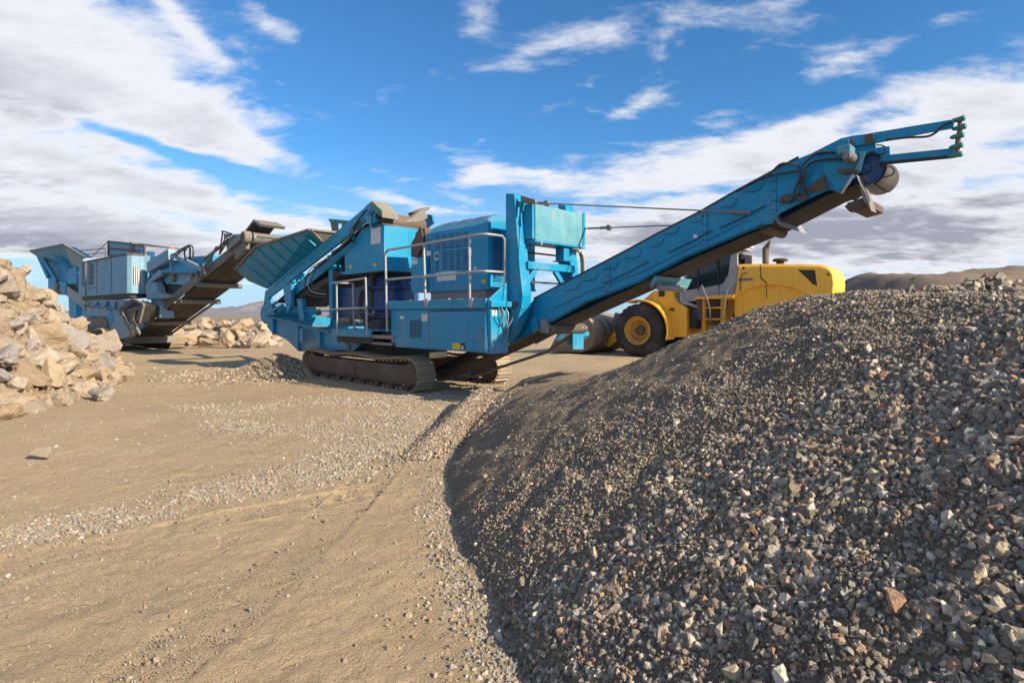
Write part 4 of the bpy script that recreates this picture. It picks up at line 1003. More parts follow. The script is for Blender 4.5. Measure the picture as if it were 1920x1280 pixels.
# head end: motor, hoses, scraper, spray bar arms
hb_ = F1.plate('head_plate', 'blue', [(1541, 318), (1548, 300), (1580, 282), (1622, 285), (1612, 318), (1592, 345), (1570, 361), (1556, 340)], VN-.06, .05, bevel=.01)
F1.plate('arm_bracket', 'blue', [(1577, 259), (1592, 262), (1592, 274), (1640, 262), (1642, 280), (1620, 290), (1560, 284), (1530, 290)], VN-.03, .028, bevel=.004)
mt_ = MB().box((S1(1583, 292, VN).x, VN-.30, S1(1583, 300, VN).z), (S1(1609, 292, VN).x, VN-.06, S1(1583, 285, VN).z)).build('drive_motor', 'pale', r1, .012)
a = S1(1600, 300, VN-.1)
MB().ring((a.x, VN-.36, a.z+.0), (0, 1, 0), [(0, .02), (0, .035), (.04, .04), (.05, .055), (.12, .06), (.2, .06), (.2, .02)], 18).build('motor_body', 'steel', mt_, smooth=True)
MB().prism([S1(1616, 287, VN-.12), S1(1625, 285, VN-.12), S1(1612, 321, VN-.12), S1(1605, 322, VN-.12)], (0, -.05, 0)).build('motor_flange', 'pale', mt_, .006)
MB().prism(F1.sides([(1567, 317), (1598, 316), (1612, 318), (1604, 324), (1575, 324)], VN-.14), (0, .1, 0)).build('motor_bracket', 'rusty', r1, .006)
MB().bar(S1(1600, 327, VN-.12), S1(1578, 363, VN-.12), .02, .02).build('stay', 'galv', r1)
sc_ = [S1(1606, 328, VN-.10), S1(1611, 340, VN-.10), S1(1625, 366, VN-.1), S1(1634, 396, VN-.1), S1(1618, 375, VN-.1), S1(1612, 350, VN-.1)]
MB().prism(sc_, (.012, VW*.25, 0)).build('scraper_blade', 'dusty', r1, .003)
MB().prism(F1.sides([(1582, 386), (1620, 368), (1628, 386), (1606, 398), (1592, 397)], VN-.02), (0, .05, 0)).prism(F1.sides([(1587, 380), (1626, 370), (1626, 384), (1592, 394)], VN), (0, .75, 0)).build('scraper_box', 'rusty', r1, .01)
arm = F1.plate('spray_arm', 'blue', [(1592, 261), (1630, 250), (1700, 238), (1785, 224), (1789, 227), (1786, 240), (1725, 251), (1641, 268), (1592, 275)], VN-.08, .04, bevel=.005)
F1.plate('arm_clamp', 'rusty', [(1621, 252), (1638, 249), (1638, 268), (1621, 272)], VN-.10, .02, arm, .004); F1.plate('arm_clamp', 'rusty', [(1593, 262), (1600, 260), (1600, 272), (1593, 275)], VN-.10, .02, arm, .004)
a, b = S1(1651, 299, VN+.05), S1(1790, 285, VN+.05)
MB().bar(a, b, .05, .075).build('spray_arm', 'blue', r1, .006)
MB().tube([a+V(0, -.02, -.05), b+V(0, -.02, -.05)], .018).build('spray_pipe', 'dark', r1, smooth=True)
e = F1.sides([(1799, 225), (1801, 240), (1797, 256), (1795, 275), (1794, 292)], VN-.05)
sb = MB().tube([S1(1786, 226, VN-.05)]+e, .022, 8).build('spray_bar', 'rusty', r1, smooth=True)
m = MB()
for p_ in e: m.ring(p_+V(-.07, 0, 0), (1, 0, .1), [(0, .008), (.02, .02), (.05, .024), (.08, .026), (.11, .03), (.12, .015)], 10)
m.build('spray_nozzle', 'green', sb, smooth=True)
hose(r1, [S1(x, y, VN-.13) for x, y in ((1660, 263), (1700, 258), (1738, 256), (1755, 248), (1768, 236), (1785, 229))], .012)
for q_ in (((1643, 272), (1655, 273), (1661, 280), (1657, 288), (1645, 290)), ((1653, 312), (1668, 312), (1677, 320), (1670, 329), (1656, 332))):
    hose(r1, [S1(x, y, VN-.02) for x, y in q_], .008)
for q_ in (((1490, 372), (1491, 355), (1500, 335), (1502, 315), (1515, 300), (1535, 287), (1560, 286), (1590, 292)), ((1502, 370), (1500, 350), (1508, 325), (1516, 310), (1530, 303), (1560, 298), (1588, 300)),
           ((1515, 366), (1508, 350), (1510, 325), (1520, 306), (1545, 300)), ((1380, 360), (1410, 344), (1440, 331), (1470, 325), (1500, 320)), ((1440, 331), (1462, 309), (1480, 307), (1496, 312), (1502, 320))):
    hose(r1, [S1(x, y, VN-.09) for x, y in q_], .014)
rb = random.Random(3)
def clod(cx_, cy_, n_, spreadx, spready, parent=r1):
    m = MB()
    for _ in range(n_):
        a = S1(cx_+rb.uniform(-spreadx, spreadx), cy_+rb.uniform(-spready, spready), VN-.03); m.ring(a, (0, -1, 0), [(0, .02), (.02, .03), (.05, .025), (.06, 0)], 7)
    return m.build('hose_fittings', 'rusty', parent, smooth=True)
clod(1476, 373, 9, 10, 5); clod(1501, 370, 6, 14, 4)
MB().prism(F1.sides([(1505, 358), (1545, 328), (1549, 343), (1555, 352), (1530, 362)], VN-.015), (0, .012, 0)).build('guard_plate', 'rusty', r1, .004)
# suspension ropes with turnbuckles
def rope(a, b, thick=.012, tb=.16):
    d_ = (b-a); m = MB().tube([a, b], thick, 7); L_ = d_.length
    m.tube([a+d_*.02, a+d_*.06, a+d_*.1], .02, 8); m.tube([a+d_*.11, a+d_*(tb+.05)], .026, 8)
    m.ring(a+d_*(tb+.055)-V(0, .03, 0), (0, 1, 0), [(0, .02), (0, .05), (.06, .05), (.06, .02)], 12)
    m.tube([a+d_*.93, a+d_*1.0], .022, 8)
    return m.build('suspension_rope', 'steel', r1, smooth=True)
ra = S1(974, 379, .60); rope(ra, S1(1408, 399, VN-.05), .011, .10)
rb_ = V(2.42, 2.05, 3.12); rope(rb_, S1(1380, 404, VN-.05)+V(0, VW+.06, 0), .011, .12)
MB().prism([(2.34, 2.02, 3.20), (2.46, 2.02, 3.12), (2.34, 2.02, 3.04)], (0, .04, 0)).prism([S1(966, 375, .52), S1(978, 379, .52), S1(968, 392, .52)], (0, .04, 0)).build('rope_lug', 'blue', r1, .004)
MB().ring(S1(1404, 399, VN-.02), (0, -1, 0), [(0, .03), (.03, .03), (.03, 0)], 10).build('rope_anchor', 'steel', r1)
MB().prism([S1(976, 366, .50), S1(1003, 374, .50), S1(1003, 380, .5), S1(976, 378, .5)], (0, .05, 0)).build('mast_tie', 'dusty', r1, .004)

# small fittings: hinges, latches, screws, joint strips
m = MB()
for z_ in (1.02, 1.25, 1.48): m.box((.36, -.024, z_-.035), (.42, -.013, z_+.035))
for z_ in (1.25,): m.box((1.80, -.03, z_-.05), (1.84, -.014, z_+.05))
m.box((-.66, -.024, 1.20), (-.63, -.012, 1.30)); m.build('hinge', 'steel', cb, .003)
def screws(F, pts, v, parent, r_=.008, mat='steel'):
    m = MB()
    for x, y in pts: m.ring(F.side(x, y, v), (0, -1, 0), [(0, r_), (.006, r_), (.008, 0)], 6)
    m.build('screw', mat, parent)
screws(F1, [(746, 586), (746, 646), (815, 583), (815, 654), (825, 586), (905, 583), (905, 656), (825, 654)], -.017, cb)
screws(F1, [(802, 442), (802, 530), (813.5, 440), (879, 431), (884, 432), (911, 428), (884, 536), (911, 533), (813.5, 538), (879, 538), (884, 480), (911, 480)], V0-.001, cp)
screws(F1, [(650, 484), (650, 510), (716, 428), (716, 500), (684, 508), (688, 432)], .448, hood)
m = MB()
for (x0, y0, x1, y1) in ((1322, 396, 1322, 462), (1450, 328, 1452, 404), (1140, 492, 1141, 552)):
    a, b = S1(x0, y0, VN), S1(x1, y1, VN); m.box((a.x-.035, VN-.012, b.z+.02), (a.x+.035, VN-.001, a.z-.02))
m.build('joint_plate', 'blue', dc, .003)
screws(F1, [(x+dx_, y) for x, ys in ((1322, (405, 420, 435, 450)), (1451, (340, 358, 376, 394)), (1140.5, (503, 518, 533, 546))) for y in ys for dx_ in (-3.2, 3.2)], VN-.013, dc, .01, 'dark')
rgm = random.Random(31)
for k in range(30):
    if k % 2: u_, v_, z_ = rgm.uniform(-3.2, -1.6), rgm.uniform(.05, .55), WZ
    else: u_, v_, z_ = rgm.uniform(-.9, 1.8), rgm.uniform(.0, .45), 1.79
    MB().ring((u_, v_, z_-.005), (rgm.random()-.5, rgm.random()-.5, 1), [(0, .01), (.01, .02+.02*rgm.random()), (.03, .015), (.035, .0)], 6).build('spilled_stone', 'rock', r1)
for k, (x, y) in enumerate(((1130, 520), (1250, 462), (1350, 415))):
    hose(dc, [S1(x, y+12, VN-.03), S1(x+40, y-6, VN-.03), S1(x+85, y-30, VN-.03)], .007)

for q_ in ((700, 494, 706, 499), (655, 497, 660, 503)): sidebox(F1, 'sticker', 'ylabel', *q_, .442, .004, hood, 0)
for q_ in ((903, 524, 910, 531), (889, 500, 893, 506)): sidebox(F1, 'sticker', 'ylabel' if q_[0] > 900 else 'label', *q_, V0-.007, .004, cp, 0)
sidebox(F1, 'sticker', 'label', 750, 592, 757, 598, -.019, .004, cb, 0); sidebox(F1, 'sticker', 'label', 1300, 440, 1307, 446, VN-.004, .003, dc, 0)

# ------------------------------------------------------------------ the older faded crusher at the left rear
F2 = Frame('jaw_crusher', (-16.85, 23.5), (.78, -.62), 'older faded blue tracked crusher behind the boulder pile, dusty belt rising to the right', 'crusher')
r2 = F2.root; S2 = F2.side; E2 = F2.end
crawler(r2, -5.4, .0, 0.0, .60, .95, (.22, .70), .2)
crawler(r2, -5.4, .0, 2.55, 3.15, .95, (.22, .70), .2)
F2.box('chassis', 'blue2', (-6.5, .7, .75), (-.2, 2.5, 1.35), bevel=.03)
F2.box('front_frame', 'dusty', (.15, .55, .32), (.45, 2.55, .62), bevel=.03)
MB().prism([(-.6, .62, .35), (.2, .62, .30), (.4, .62, .6), (-.3, .62, 1.3), (-.8, .62, 1.3)], (0, .06, 0)).prism([(-.6, 2.5, .35), (.2, 2.5, .30), (.4, 2.5, .6), (-.3, 2.5, 1.3), (-.8, 2.5, 1.3)], (0, .06, 0)).build('front_frame_side', 'blue2', r2, .02)
# engine housing: long side, rounded corner, short end
VB = .15
hl, hr, hb2 = S2(147, 486, VB), S2(238, 486, VB), S2(238, 556, VB)
z0, z1 = hb2.z, S2(209, 481.5, VB).z
f0 = E2(271, 520, hr.x+.15)
fp = [(hl.x, VB), (hr.x, VB), (hr.x+.15, VB+.12), (hr.x+.15, f0.y), (hr.x-.1, f0.y+.3), (hl.x, f0.y+.3)]
eh = MB().prism([(u, v, z0+.12) for u, v in fp], (0, 0, z1-z0-.12)).build('engine_housing', 'blue2', r2, .03)
F2.box('housing_base', 'dark', (hl.x+.15, VB+.1, z0-.04), (hr.x, f0.y+.2, z0+.13), eh, .02)
MB().prism([(hl.x-.02, VB-.02, z1-.04), (hr.x+.02, VB-.02, z1-.04), (hr.x+.18, VB+.12, z1-.04), (hr.x+.18, f0.y, z1-.04), (hl.x-.02, f0.y+.3, z1-.04)], (0, 0, .07)).build('housing_lid', 'rusty', eh, .01)
m = MB()
for x in (160, 182, 209): a = S2(x, 490, VB); m.box((a.x-.015, VB-.012, z0+.2), (a.x+.015, VB+.002, z1-.06))
a, b = S2(164, 541, VB), S2(182, 541, VB); m.box((a.x, VB-.01, a.z-.012), (b.x, VB+.002, a.z+.012))
m.build('door_seam', 'rusty', eh)
louvres(F2, [(153, 495), (159, 494.5), (159, 537), (153, 537)], VB, 17, 'dark', 1, eh); louvres(F2, [(165, 494), (178, 494), (178, 534), (165, 534)], VB, 17, 'dark', 1, eh)
m = MB()
for k in range(4):
    x = 249.5+4*k; a = E2(x, 500, hr.x+.15); b = E2(x+1.6, 534, hr.x+.15); m.box((a.x+.001, a.y, b.z), (a.x+.006, b.y, a.z))
m.build('grille_slot', 'dark', eh)
m = MB()
for k in range(4):
    x = 251.4+4*k; a = E2(x, 500, hr.x+.15); b = E2(x+1.7, 534, hr.x+.15); m.box((a.x+.001, a.y, b.z), (a.x+.012, b.y, a.z))
m.build('grille_bar', 'label', eh)
# skirt under the housing and dirty side column
MB().prism([S2(x, y, .3) for x, y in ((163, 560), (260, 562), (262, 600), (240, 632), (205, 640), (200, 610), (196, 594), (168, 594), (160, 620))], (0, .25, 0)).build('lower_side_panel', 'blue2', r2, .02)
MB().prism([S2(x, y, .28) for x, y in ((198, 563), (204, 563), (212, 600), (208, 610), (203, 596))], (0, .02, 0)).build('paint_patch', 'blue2b', r2, .005)
MB().prism([S2(x, y, .2) for x, y in ((160, 596), (192, 594), (198, 600), (202, 630), (170, 628))], (0, .1, 0)).build('track_guard', 'dusty', r2, .01)
MB().prism([S2(x, y, .45) for x, y in ((163, 562), (155, 570), (152, 600), (158, 612), (166, 580))], (0, .3, 0)).build('side_column', 'blue2b', r2, .01)
# basket on the roof
a, b = S2(247, 450, 1.0), S2(313, 480, 1.0)
p = [S2(x, y, .9) for x, y in ((246.5, 452, ), (312, 461), (312, 482), (246.5, 478.5))]
p = [S2(203+40*0, 452, 1.0), S2(272, 461, 1.0), S2(272, 481, 1.0), S2(203, 479, 1.0)]
m = MB()
for q0, q1 in ((p[0], p[1]), (p[1], p[2]), (p[2], p[3]), (p[3], p[0]), (p[0].lerp(p[3], .5), p[1].lerp(p[2], .5)), (p[0].lerp(p[1], .65), p[3].lerp(p[2], .65))): m.bar(q0, q1, .05, .06)
for q0 in p: m.bar(q0, q0+V(0, 1.3, 0), .05, .05)
for q0, q1 in ((p[0], p[1]), (p[3], p[2]), (p[0], p[3]), (p[1], p[2])): m.bar(q0+V(0, 1.3, 0), q1+V(0, 1.3, 0), .05, .05)
bk = m.build('roof_guard_frame', 'rusty', r2, .004)
MB().prism([x+V(0, .03, 0) for x in p], (0, .02, 0)).build('roof_guard_panel', 'blue2', bk)
MB().prism([p[0].lerp(p[1], .62)+V(0, -.03, .08), p[0].lerp(p[1], .70)+V(0, -.03, .08), p[3].lerp(p[2], .70)+V(0, -.03, 0), p[3].lerp(p[2], .62)+V(0, -.03, 0)], (0, .05, 0)).build('exhaust_duct', 'dusty', bk, .01)
MB().tube([S2(172, 482, 1.0), p[0]], .02).build('brace_bar', 'steel', r2)
MB().box((p[1].x-.55, .9, p[2].z-.06), (p[1].x-.1, 1.4, p[2].z+.24)).build('air_box', 'navy', r2, .02)
# jaw feed hopper at the far left: flared plates on struts
h = [(54, 469), (115, 457), (118, 459), (156, 483), (147, 487), (95, 477), (80, 486)]
m = MB().prism([S2(x, y, -.35) for x, y in ((54, 469), (118, 456.5), (119, 459.5), (56, 472))], (0, .08, 0)).prism([S2(x, y, -.35) for x, y in ((117, 456.5), (158, 481), (156, 484.5), (116, 460.5))], (0, .08, 0))
hopper = m.build('hopper_rim', 'dusty', r2, .01)
MB().add([S2(55, 471, -.33), S2(118, 459, -.33), S2(146, 500, .7), S2(96, 500, .7), S2(55, 471, -.33)+V(0, .06, -.02), S2(118, 459, -.33)+V(0, .06, -.02), S2(146, 500, .75), S2(96, 500, .75)],
         [(0, 1, 2, 3), (7, 6, 5, 4), (0, 4, 5, 1), (1, 5, 6, 2), (2, 6, 7, 3), (3, 7, 4, 0)]).build('hopper_wall', 'blue2b', r2)
MB().add([S2(118, 459, -.33), S2(157, 483, -.33), S2(150, 510, .7), S2(140, 510, .7), S2(118, 459, -.28), S2(157, 483, -.28), S2(150, 510, .75), S2(140, 510, .75)],
         [(0, 1, 2, 3), (7, 6, 5, 4), (0, 4, 5, 1), (1, 5, 6, 2), (2, 6, 7, 3), (3, 7, 4, 0)]).build('hopper_wall', 'blue2', r2)
MB().prism([S2(x, y, 2.6) for x, y in ((125, 462), (140, 463), (172, 481), (172, 484), (150, 482))], (0, .08, 0)).build('hopper_far_wall', 'blue2b', r2, .01)
m = MB()
for x0, y0, x1, y1 in ((78, 479, 108, 528), (72, 476, 92, 520)): m.bar(S2(x0, y0, .1), S2(x1, y1, .35), .16, .2)
m.build('hopper_strut', 'blue2b', r2, .01)
m = MB()
for x0, y0, x1, y1 in ((98, 470, 130, 506), (108, 466, 134, 500)): m.bar(S2(x0, y0, .0), S2(x1, y1, .5), .10, .22)
m.build('hopper_rib', 'blue2b', r2, .006)
MB().prism([S2(x, y, .5) for x, y in ((90, 490), (90, 545), (100, 552), (118, 552), (128, 535), (146, 535), (146, 500), (120, 496))], (0, 2.0, 0)).build('feeder_body', 'blue2b', r2, .02)
MB().prism([S2(x, y, .3) for x, y in ((127, 505), (143, 500), (144, 531), (127, 533))], (0, .25, 0)).build('feeder_side_box', 'blue2b', r2, .02)
MB().prism([S2(x, y, .32) for x, y in ((110, 528), (124, 528), (122, 552), (116, 553))], (0, .2, 0)).build('feeder_foot', 'blue2b', r2, .01)
MB().prism([S2(x, y, .25) for x, y in ((108, 532), (105, 552), (97, 553), (104, 532))], (0, .1, 0)).build('feeder_gusset', 'dusty', r2, .01)
MB().bar(S2(120, 536, .5), S2(168, 572, .5), .3, .5).build('rear_beam', 'steel', r2, .02)
MB().prism([S2(x, y, .5) for x, y in ((128, 555), (143, 560), (143, 620), (130, 600))], (0, .35, 0)).build('rear_leg', 'blue2b', r2, .02)
MB().tube([S2(161, 488, VB-.08), S2(161, 565, VB-.08)], .025).ring(S2(161, 572, VB-.08), (0, 0, -1), [(0, .12), (.10, .02)], 10).build('drain_pipe', 'dusty', r2)
# front part: jaw box, blue screen deck, arch
MB().prism([S2(x, y, 1.0) for x, y in ((271, 486), (282, 480), (340, 482), (399, 478), (399, 500), (372, 520), (300, 524), (272, 530))], (0, 1.4, 0)).build('jaw_box', 'blue2b', r2, .03)
ar = [(271, 530), (276, 517), (300, 499), (299, 493), (322, 475), (326, 478), (286, 507), (280, 530)]
MB().bar(S2(283, 502, .75), S2(324, 477, .75), .3, .42).build('arch_beam', 'blue2', r2, .02)
MB().bar(S2(324, 478, .72), S2(380, 505, .72), .12, .16).bar(S2(320, 478, .72), S2(320, 508, .72), .05, .05).build('arch_brace', 'blue2', r2, .01)
MB().prism([S2(x, y, .7) for x, y in ((276, 535), (302, 516), (303, 508), (297, 505), (276, 528))], (0, .15, 0)).build('arch_foot', 'blue2', r2, .01)
m = MB().prism([S2(x, y, .9) for x, y in ((303, 508), (362, 512), (352, 535), (310, 533))], (0, 1.2, 0)); cx = m.build('magnet_box', 'pale', r2, .03)
MB().bar(S2(302, 510, .85), S2(364, 514, .85), .14, .10).build('magnet_rim', 'dusty', cx, .01)
MB().ring(S2(326, 520, .88), (0, -1, 0), [(0, .03), (0, .17), (.08, .16), (.08, .0)], 16).build('magnet_hub', 'dusty', cx, smooth=True)
MB().prism([S2(x, y, .95) for x, y in ((291, 526), (312, 534), (350, 536), (338, 552), (300, 550))], (0, 1.2, 0)).build('transfer_chute', 'dark', r2, .03)
MB().prism([S2(x, y, .6) for x, y in ((272, 535), (290, 528), (296, 548), (312, 552), (318, 556), (298, 560), (275, 562))], (0, .3, 0)).build('chute_frame', 'blue2', r2, .02)
MB().prism([S2(x, y, .7) for x, y in ((283, 560), (300, 560), (300, 596), (283, 596))], (0, .5, 0)).build('front_column', 'blue2', r2, .02)
m = MB(); rg = random.Random(21)
for k in range(6):
    y = 492+k*3.4; m.bar(S2(300-k, y, 1.0-.05*k), S2(385-3*k, y+1, 1.0-.05*k), .05, .07)
m.build('screen_bar', 'blue2b', r2, .006)
MB().ring(S2(322, 470.5, .8), (0, 0, 1), [(0, .09), (.12, .09), (.16, .04)], 12).build('beacon', 'orange', r2, smooth=True)
for q_ in (((325, 478), (337, 469), (352, 461), (357, 460), (362, 466), (362, 485)), ((330, 479), (342, 470), (352, 463), (356, 466), (356, 486)), ((352, 462), (346, 472), (348, 488)), ((374, 496), (382, 505), (384, 515), (378, 522), (368, 512))):
    hose(r2, [S2(x, y, .6) for x, y in q_], .03)
# ladder and frame by the near track
m = MB()
for x0, y0, x1, y1 in ((225, 579, 250, 561), (250, 561, 270, 571), (270, 571, 262, 604), (225, 580, 227, 590), (240, 583, 262, 626), (228, 586, 248, 626), (252, 578, 246, 606), (265, 574, 258, 600), (240, 583, 270, 574)):
    m.bar(S2(x0, y0, -.05), S2(x1, y1, -.05), .07, .09)
for x0, y0, x1, y1 in ((232, 606, 238, 603), (236, 612, 243, 609), (240, 618, 248, 615)): m.bar(S2(x0, y0, -.05), S2(x1, y1, -.05), .05, .05)
m.build('access_ladder', 'dusty', r2, .006)
MB().prism([S2(x, y, .1) for x, y in ((228, 582), (250, 564), (268, 573), (262, 604), (240, 606))], (0, .5, 0)).build('side_recess', 'dark', r2, .01)
# discharge belt rising towards the blue crusher's hopper
VC0, VC1 = .95, 2.12
ta, tb_ = S2(250, 634, VC0), S2(468, 456, VC0)
dirc = (tb_-ta).normalized(); nrmc = V(-dirc.z, 0, dirc.x)
def q2(s_, n_, v): return V(0, v, 0)+V(ta.x, 0, ta.z)+V(dirc.x, 0, dirc.z)*s_+nrmc*n_
Lc = (tb_-ta).length
MB().prism([q2(0, 0, VC0), q2(Lc+.5, 0, VC0), q2(Lc+.5, .05, VC0), q2(0, .05, VC0)], (0, VC1-VC0, 0)).build('discharge_belt', 'belt', r2, .01)
for v in (VC0-.1, VC1+.02):
    MB().prism([q2(1.6, .08, v), q2(Lc+.1, .0, v), q2(Lc+.3, .25, v), q2(1.6, .42, v), q2(1.1, .22, v)], (0, .08, 0)).build('belt_side_frame', 'dusty' if v < 1.5 else 'rusty', r2, .015)
MB().bar(q2(0, .22, VC0-.12), q2(2.2, .32, VC0-.12), .06, .08).bar(q2(Lc*.5, -.06, VC1+.1), q2(.3, .0, VC1+.1), .06, .08).build('belt_rail', 'steel', r2, .01)
for s_ in (Lc*.235, Lc*.49, Lc*.66):
    n0 = -.10
    MB().ring(q2(s_, n0, VC0-.18), (0, 1, 0), [(0, .04), (0, .09), (VC1-VC0+.38, .09), (VC1-VC0+.38, .04)], 16).build('return_roller', 'dusty', r2, smooth=True)
MB().ring(q2(.05, .1, VC0), (0, 1, 0), [(0, .05), (0, .16), (VC1-VC0, .16), (VC1-VC0, .05)], 20).build('tail_drum', 'dusty', r2, smooth=True)
hd2 = q2(Lc+.30, .05, 0)
MB().ring((hd2.x, VC0-.08, hd2.z), (0, 1, 0), [(0, .08), (0, .17), (1.3, .17), (1.3, .08)], 28).build('head_drum', 'steel', r2, smooth=True)
MB().ring((hd2.x, VC0-.35, hd2.z), (0, 1, 0), [(0, .10), (0, .17), (.06, .19), (.2, .19), (.22, .15)], 22).build('head_motor', 'dusty', r2, smooth=True)
MB().ring((hd2.x, VC0-.37, hd2.z), (0, 1, 0), [(0, 0), (0, .14), (.03, .14)], 20).build('motor_face', 'rusty', r2, smooth=True)
MB().prism([q2(Lc-.6, .42, VC0), q2(Lc+.45, .62, VC0), q2(Lc+.85, .28, VC0), q2(Lc+.75, .24, VC0), q2(Lc+.42, .55, VC0), q2(Lc-.6, .36, VC0)], (0, .8, 0)).build('head_hood', 'steel', r2, .01)
MB().prism([q2(Lc-1.1, .15, VC0-.2), q2(Lc-.2, .15, VC0-.2), q2(Lc+.0, .3, VC0-.2), q2(Lc-.5, .5, VC0-.2), q2(Lc-1.1, .45, VC0-.2)], (0, .3, 0)).build('motor_guard', 'steel', r2, .03)
MB().prism([q2(Lc-.7, -.3, VC0-.2), q2(Lc+.1, -.25, VC0-.2), q2(Lc+.2, -.05, VC0-.2), q2(Lc-.6, -.05, VC0-.2)], (0, .12, 0)).build('head_bracket', 'dusty', r2, .01)
MB().tube([q2(Lc-2.9, .55, VC0-.15), q2(Lc-.8, .5, VC0-.15)], .05).build('frame_tube', 'dusty', r2)
MB().tube([q2(Lc-3.2, .05, VC0-.25), q2(Lc-1.6, .5, VC0-.25)], .045).build('lift_cylinder', 'steel', r2)
for q_ in ((-.2, .9, -.7, 1.15, -1.1, .75), (-.2, .85, -.6, 1.0, -1.0, .55), (-.25, .8, -.5, .9, -.9, .4)):
    hose(r2, [q2(Lc+q_[0]-.3, q_[1]-.4, VC0-.25), q2(Lc+q_[2]-.3, q_[3]-.35, VC0-.28), q2(Lc+q_[4], q_[5], VC0-.25), q2(Lc-1.6, .25, VC0-.2)], .025)

for k in range(5):
    rgk = random.Random(50+k); x0 = 166+k*17
    hose(r2, [S2(x0, 566, .25), S2(x0+3, 576+k*2, .2), S2(x0+14, 572+k*3, .22), S2(x0+18, 566, .28)], .022)
m = MB()
for x in (262, 266): m.tube([E2(x, 470, .3), E2(x, 486, .3)], .02)
m.tube([S2(150, 486, .3), S2(150, 470, .3), S2(198, 466, .3), S2(198, 482, .3)], .02); m.tube([S2(150, 478, .3), S2(198, 474, .3)], .016)
m.build('roof_handrail', 'rusty', r2, smooth=True)
rgm = random.Random(77)
for k in range(26):
    u_, v_ = rgm.uniform(-4.2, -.8), rgm.uniform(.5, 2.6)
    MB().ring((u_, v_, 1.33+rgm.random()*.05), (rgm.random()-.5, rgm.random()-.5, 1), [(0, .02), (.02, .09+.05*rgm.random()), (.08, .06), (.1, .01)], 6).build('spilled_stone', 'rock', r2)

# ------------------------------------------------------------------ yellow wheel loader
F3 = Frame('wheel_loader', (4.50, 20.5), (.76, -.65), 'yellow wheel loader with grey cab, half hidden behind the gravel pile', 'loader')
r3 = F3.root; S3 = F3.side; E3 = F3.end
def wheel(u, v, R_=.97, w_=.66, out=-1, parent=r3):
    """out = -1: outer face towards the viewer"""
    yv = v if out < 0 else v+w_
    ax = (0, 1, 0) if out < 0 else (0, -1, 0)
    prof = [(.06, .50), (.02, .56), (.0, .66), (.03, .80), (.09, .90), (.14, .955), (w_-.14, .955), (w_-.06, .88), (w_-.02, .7), (w_-.06, .5)]
    t = MB().ring((u, yv, R_), ax, prof+[prof[0]], 64, caps=False)
    n_ = 26; sgn = 1 if out < 0 else -1
    for i in range(n_):
        for side_ in (0, 1):
            a0 = 2*math.pi*(i+.5*side_)/n_; a1 = a0+2*math.pi*.40/n_
            y0, y1 = (.05, w_*.52) if side_ == 0 else (w_*.48, w_-.05); sh = .05*(1 if side_ == 0 else -1)
            vs = []
            for r_ in (.94, .985):
                for (aa, yy) in ((a0, y0), (a1, y0), (a1+sh, y1), (a0+sh, y1)):
                    edge = yy in (.05, w_-.05); rr_ = r_-(.03 if edge else 0)
                    vs.append((u+math.cos(aa)*rr_, yv+sgn*yy, R_+math.sin(aa)*rr_))
            t.add(vs, [(0, 1, 2, 3), (7, 6, 5, 4), (0, 4, 5, 1), (1, 5, 6, 2), (2, 6, 7, 3), (3, 7, 4, 0)])
    wh = bpy.data.objects.new('wheel', None); COL.objects.link(wh); wh.parent = parent
    t.build('tyre', 'rubber', wh, smooth=True)
    MB().ring((u, yv, R_), ax, [(.065, .52), (.0, .51), (.0, .47), (.05, .46), (.06, .44), (.10, .43), (.12, .38), (.22, .35), (.26, .30), (.28, .22), (.28, .02)], 48, caps=False).build('rim', 'dullyellow', wh, smooth=True)
    MB().ring((u, yv, R_), ax, [(.16, .0), (.16, .11), (.19, .17), (.275, .19)], 32).build('hub', 'rusty', wh, smooth=True)
    m = MB()
    for k in range(20):
        a = 2*math.pi*k/20; m.ring((u+math.cos(a)*.335, yv+sgn*.235, R_+math.sin(a)*.335), (0, -sgn, 0), [(0, .016), (.03, .016), (.03, 0)], 6)
    m.build('wheel_nut', 'rusty', wh)
    return wh
wheel(0, 0); wheel(3.95, .62); wheel(0, 1.95, out=1); wheel(3.95, 1.95, out=1)
MB().ring((0, .3, .97), (0, 1, 0), [(0, .16), (2.0, .16)], 16).ring((3.95, .3, .97), (0, 1, 0), [(0, .16), (2.0, .16)], 16).build('axle', 'dark', r3, smooth=True)
# front frame and fender
ff = [(1196, 570), (1216, 553), (1225, 545), (1262, 546), (1264, 558), (1272, 568), (1281, 572), (1288, 577), (1288, 632), (1262, 632), (1254, 600), (1240, 585)]
MB().prism(F3.sides(ff, .50), (0, 1.6, 0)).build('front_frame', 'yellow', r3, .03)
fn = []; fi = []
for k in range(15):
    a = math.radians(112-k*128/14); fn.append(V(math.cos(a)*1.15+.02, 0, .97+math.sin(a)*1.12)); fi.append(V(math.cos(a)*1.10+.02, 0, .97+math.sin(a)*1.07))
MB().prism([p+V(0, .02, 0) for p in fn+fi[::-1]], (0, .64, 0)).build('fender', 'yellow', r3, .006)
m = MB(); a = fn[4]
m.bar(fn[3]+V(0, .66, 0), fn[3]+V(.1, .75, -.2), .1, .05); m.build('fender_stay', 'rusty', r3)
MB().ring(S3(1260, 580, .42), (0, 1, 0), [(0, 0), (0, .06), (.1, .06)], 12).ring(S3(1256, 580, .44), (0, 1, 0), [(0, 0), (0, .04), (.1, .04)], 12).build('frame_pin', 'rusty', r3)
MB().box((S3(1236, 548, .5).x, .45, S3(1236, 556, .5).z), (S3(1246, 548, .5).x, .6, S3(1240, 544, .5).z)).ring(S3(1240, 543, .45), (0, 1, 0), [(0, .0), (0, .09), (.12, .07)], 14).build('work_lamp', 'dark', r3, .01)
